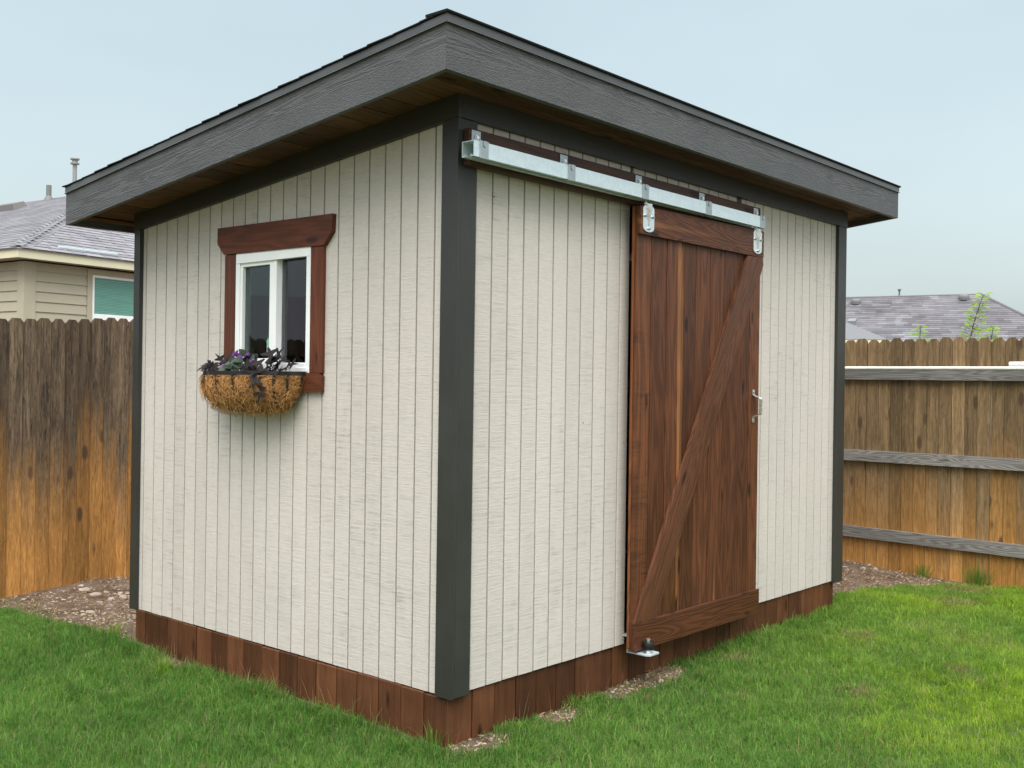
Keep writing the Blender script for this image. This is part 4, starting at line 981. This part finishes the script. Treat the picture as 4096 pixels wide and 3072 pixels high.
for _ in range(30000):
    if k>1500: break
    if random.random()<.6: x,y=random.uniform(-.6,1.4),random.uniform(2.5,4.28)
    elif random.random()<.7: x,y=random.uniform(3.6,5.12),random.uniform(-.7,1.3)
    else: x,y=random.uniform(0,1.6),random.uniform(-.12,.03)
    if float(bare(x,y))<.6 or (0<x<Lx and .03<y<Wy): continue
    stone_mesh(gm,(x,y,float(gz(x,y))+.001),random.uniform(.003,.011)*(1.3 if random.random()<.12 else 1),k); k+=1
go=gm.obj('gravel','stone'); go['kind']='stuff'; tag(go,'small pale gravel scattered over the bare soil','gravel')
mm=MB(); k=0
for _ in range(60000):
    if k>3400: break
    u_=random.random()
    if u_<.42: x,y=random.uniform(-.5,1.3),random.uniform(2.6,4.28)
    elif u_<.92: x,y=random.uniform(3.6,5.13),random.uniform(-.8,1.2)
    else: x,y=random.uniform(-.03,2.1),random.uniform(-.14,.03)
    if float(bare(x,y))<.35 or (0<x<Lx and .03<y<Wy): continue
    a=random.uniform(0,6.28); l=random.uniform(.02,.07); b=random.uniform(.0008,.0022)*(2.5 if u_>.35 and u_<.75 and random.random()<.4 else 1); z=float(gz(x,y))
    dx,dy=math.cos(a)*l/2,math.sin(a)*l/2; nx,ny=-math.sin(a)*b,math.cos(a)*b; zA,zB=z+random.uniform(.001,.012),z+random.uniform(.001,.02)
    mm.add([(x-dx-nx,y-dy-ny,zA),(x-dx+nx,y-dy+ny,zA),(x+nx,y+ny,(zA+zB)/2+.006),(x-nx,y-ny,(zA+zB)/2+.006),(x+dx,y+dy,zB)],[(0,1,2,3),(3,2,4)]); k+=1
for _ in range(90):
    if random.random()<.6: x,y=random.uniform(0,3.5),random.uniform(-.03,.02)
    else: x,y=random.uniform(-.03,.005),random.uniform(.05,2.4)
    z=float(gz(x,y)); l=random.uniform(.05,.15); a=random.uniform(0,6.28); lx,ly=math.cos(a)*l*.4,math.sin(a)*l*.4
    if 0<x+lx<Lx and y+ly>.02: ly=-abs(ly)*.3
    if x+lx>.0 and y>.04: lx=-abs(lx)*.3
    mm.add([(x-.0008,y,z),(x+.0008,y,z),(x+lx*.5+.0007,y+ly*.5,z+l*.55),(x+lx*.5-.0007,y+ly*.5,z+l*.55),(x+lx,y+ly,z+l)],[(0,1,2,3),(3,2,4)])
mo=mm.obj('dead_grass','straw'); mo['kind']='stuff'; tag(mo,'dry straw and grass clippings lying on the bare ground','dead grass')

# ------------------------------------------------------------------ lawn
def blades(x,y,z,length,width,lean,az,tint,dry,lime,name):
    n=len(x); dx,dy=np.cos(az),np.sin(az); sx_,sy_=-np.sin(az),np.cos(az)
    # blade faces turn at random about their lean
    tw=rng.uniform(-1,1,n); sx2=sx_*np.cos(tw)+dx*np.sin(tw); sy2=sy_*np.cos(tw)+dy*np.sin(tw)
    h1=length*.55; o1=lean*length*.30; o2=lean*length; h2=length*np.sqrt(np.clip(1-.55*lean**2,.15,1))
    V=np.empty((n,5,3),np.float32)
    for k,(sg,hh,oo,ww) in enumerate(((-1,-.01,0,1),(1,-.01,0,1),(1,h1,o1,.8),(-1,h1,o1,.8),(0,h2,o2,0))):
        V[:,k,0]=x+dx*oo+sx2*sg*width*ww; V[:,k,1]=y+dy*oo+sy2*sg*width*ww; V[:,k,2]=z+hh
    me=bpy.data.meshes.new(name); me.vertices.add(n*5); me.vertices.foreach_set('co',V.ravel())
    b=np.arange(n)[:,None]*5
    loops=np.concatenate([b+[0,1,2,3],b+[3,2,4]],1).astype(np.int32).ravel()
    me.loops.add(n*7); me.loops.foreach_set('vertex_index',loops)
    me.polygons.add(n*2); st=np.empty((n,2),np.int32); st[:,0]=np.arange(n)*7; st[:,1]=st[:,0]+4
    me.polygons.foreach_set('loop_start',st.ravel())
    me.update(calc_edges=True)
    for nm,a in (('tint',tint),('dry',dry),('lime',lime)):
        at=me.attributes.new(nm,'FLOAT','POINT'); at.data.foreach_set('value',np.repeat(a.astype(np.float32),5))
    me.materials.append(MT['grass']); o=bpy.data.objects.new(name,me); COL.objects.link(o); return o
NB=1250000
x=rng.uniform(-3.2,5.14,NB); y=rng.uniform(-3.6,4.27,NB)
dep=(x-CAM.x)*fdir.x+(y-CAM.y)*fdir.y; lat=(x-CAM.x)*rdir.x+(y-CAM.y)*rdir.y
keep=(dep>2.9)&(abs(lat)<dep*.482+.7)&~((x>.005)&(x<3.62)&(y>.026)&(y<2.45))&~((x>2.5)&(y>1.4))
inview=(dep>3.7)&(abs(lat)<dep*.482+.12)
keep&=inview|(rng.random(NB)<.45)
br=bare(x,y); keep&=rng.random(NB)>br*np.where((y<.05)&(y>-.3)&(x<2.3),.80,np.where((x<.12)&(y>3.4),.78,1.02))
dens=.62+.38*np.clip((vnoise(x,y,5,21)-.25)*2.2,0,1); keep&=rng.random(NB)<dens
x,y,dep,br=x[keep],y[keep],dep[keep],br[keep]; n=len(x)
cl=vnoise(x,y,9,31); big_=vnoise(x,y,1.6,32); fine=vnoise(x,y,22,33)
length=(.022+.024*rng.random(n))*(.65+.50*cl+.25*big_); length*=np.where((x<1.2)&(y<2.8)&(x<.4),1.25,1.0)
nearskirt=((x<0)&(x>-.16)&(y>-.1)&(y<2.5))|((y<.03)&(y>-.13)&(x>1.6)&(x<3.7))
length*=np.where(nearskirt,1.0+.75*rng.random(n)*cl,1.0)
stray=rng.random(n)<.012; length=np.where(stray,length*1.7,length)
length*=1-.45*br
wd=.0009+.0008*rng.random(n)+.00012*np.clip(dep-4,0,6)
lean=np.clip(rng.normal(.72,.32,n),.05,1.25); az=rng.uniform(0,2*np.pi,n)+(vnoise(x,y,3,40)-.5)*2
rgt=np.clip((x+y*-.9-1.6)/2.6,0,1)
tint=np.clip(.13+.5*rng.random(n)+.6*(fine-.5)+.5*(big_-.5)+.3*stray,0,1)
limem=np.clip((vnoise(x,y,2.2,50)-.42)*2.4,0,1)*rgt+np.clip((fine-.6),0,1)*rgt*.5+rgt*.18
lm2=np.clip(1.15-np.hypot((x-2.05)/.95,(y+1.45)/.55),0,1)
limem=np.clip(limem*.55+.22*rgt+lm2*1.0*(.45+fine*.8),0,1)
dryp=np.zeros(n)
for cx_,cy_,r_ in ((1.99,-.17,.10),(1.45,-.51,.05),(-.02,1.92,.12),(1.85,-.9,.10),(2.6,-1.1,.09),(4.2,-.55,.16),(4.75,-.45,.2),(2.9,-.45,.12),(1.1,-.2,.05)):
    dryp=np.maximum(dryp,np.clip(1.25-np.hypot(x-cx_,y-cy_)/r_*(.7+.6*fine),0,1))
dry=np.where(rng.random(n)<.07+.75*dryp+.45*br+.20*np.clip((vnoise(x,y,3.3,60)-.55)*3,0,1)*rgt,rng.uniform(.5,1,n),0)
z=gz(x,y)
lawn=blades(x,y,z,length,wd,lean,az,tint,dry,limem,'grass'); lawn['kind']='stuff'; tag(lawn,'short green lawn round the foot of the shed','grass')

def tuft(label,cx,cy,nb,ln,sp,wd_,tint_,lime_):
    a=rng.uniform(0,2*np.pi,nb); r=np.abs(rng.normal(0,sp,nb)); xx=cx+np.cos(a)*r; yy=cy+np.sin(a)*r
    o=blades(xx,yy,gz(xx,yy),ln*rng.uniform(.5,1.1,nb),wd_*rng.uniform(.7,1.2,nb),np.clip(rng.normal(.5,.25,nb),.05,1),a,np.clip(rng.normal(tint_,.2,nb),0,1),np.where(rng.random(nb)<.1,.8,0),np.clip(rng.normal(lime_,.2,nb),0,1),'grass_tuft')
    return tag(o,label,'grass tuft','taller grass tufts')
tuft('broad-bladed weed tuft in the gravel beside the left end of the skirt',-.02,2.62,40,.10,.05,.0028,.5,.55)
tuft('tall grass tuft against the right fence, nearest the picture edge',5.05,-.42,160,.20,.05,.0016,.2,.1)
tuft('thin dark grass tuft at the foot of the right fence near bare litter',5.09,-.02,70,.15,.05,.0014,.15,0)
tuft('coarse pale grass clump in the lawn left of the shed',-.17,1.83,150,.085,.035,.0022,.75,.25)
tuft('wispy grass tuft against the near end of the front skirt',.80,.0,60,.075,.05,.0018,.3,.2)
tuft('stringy grass tuft at the near corner of the shed base',-.02,.07,60,.11,.04,.0012,.3,.15)
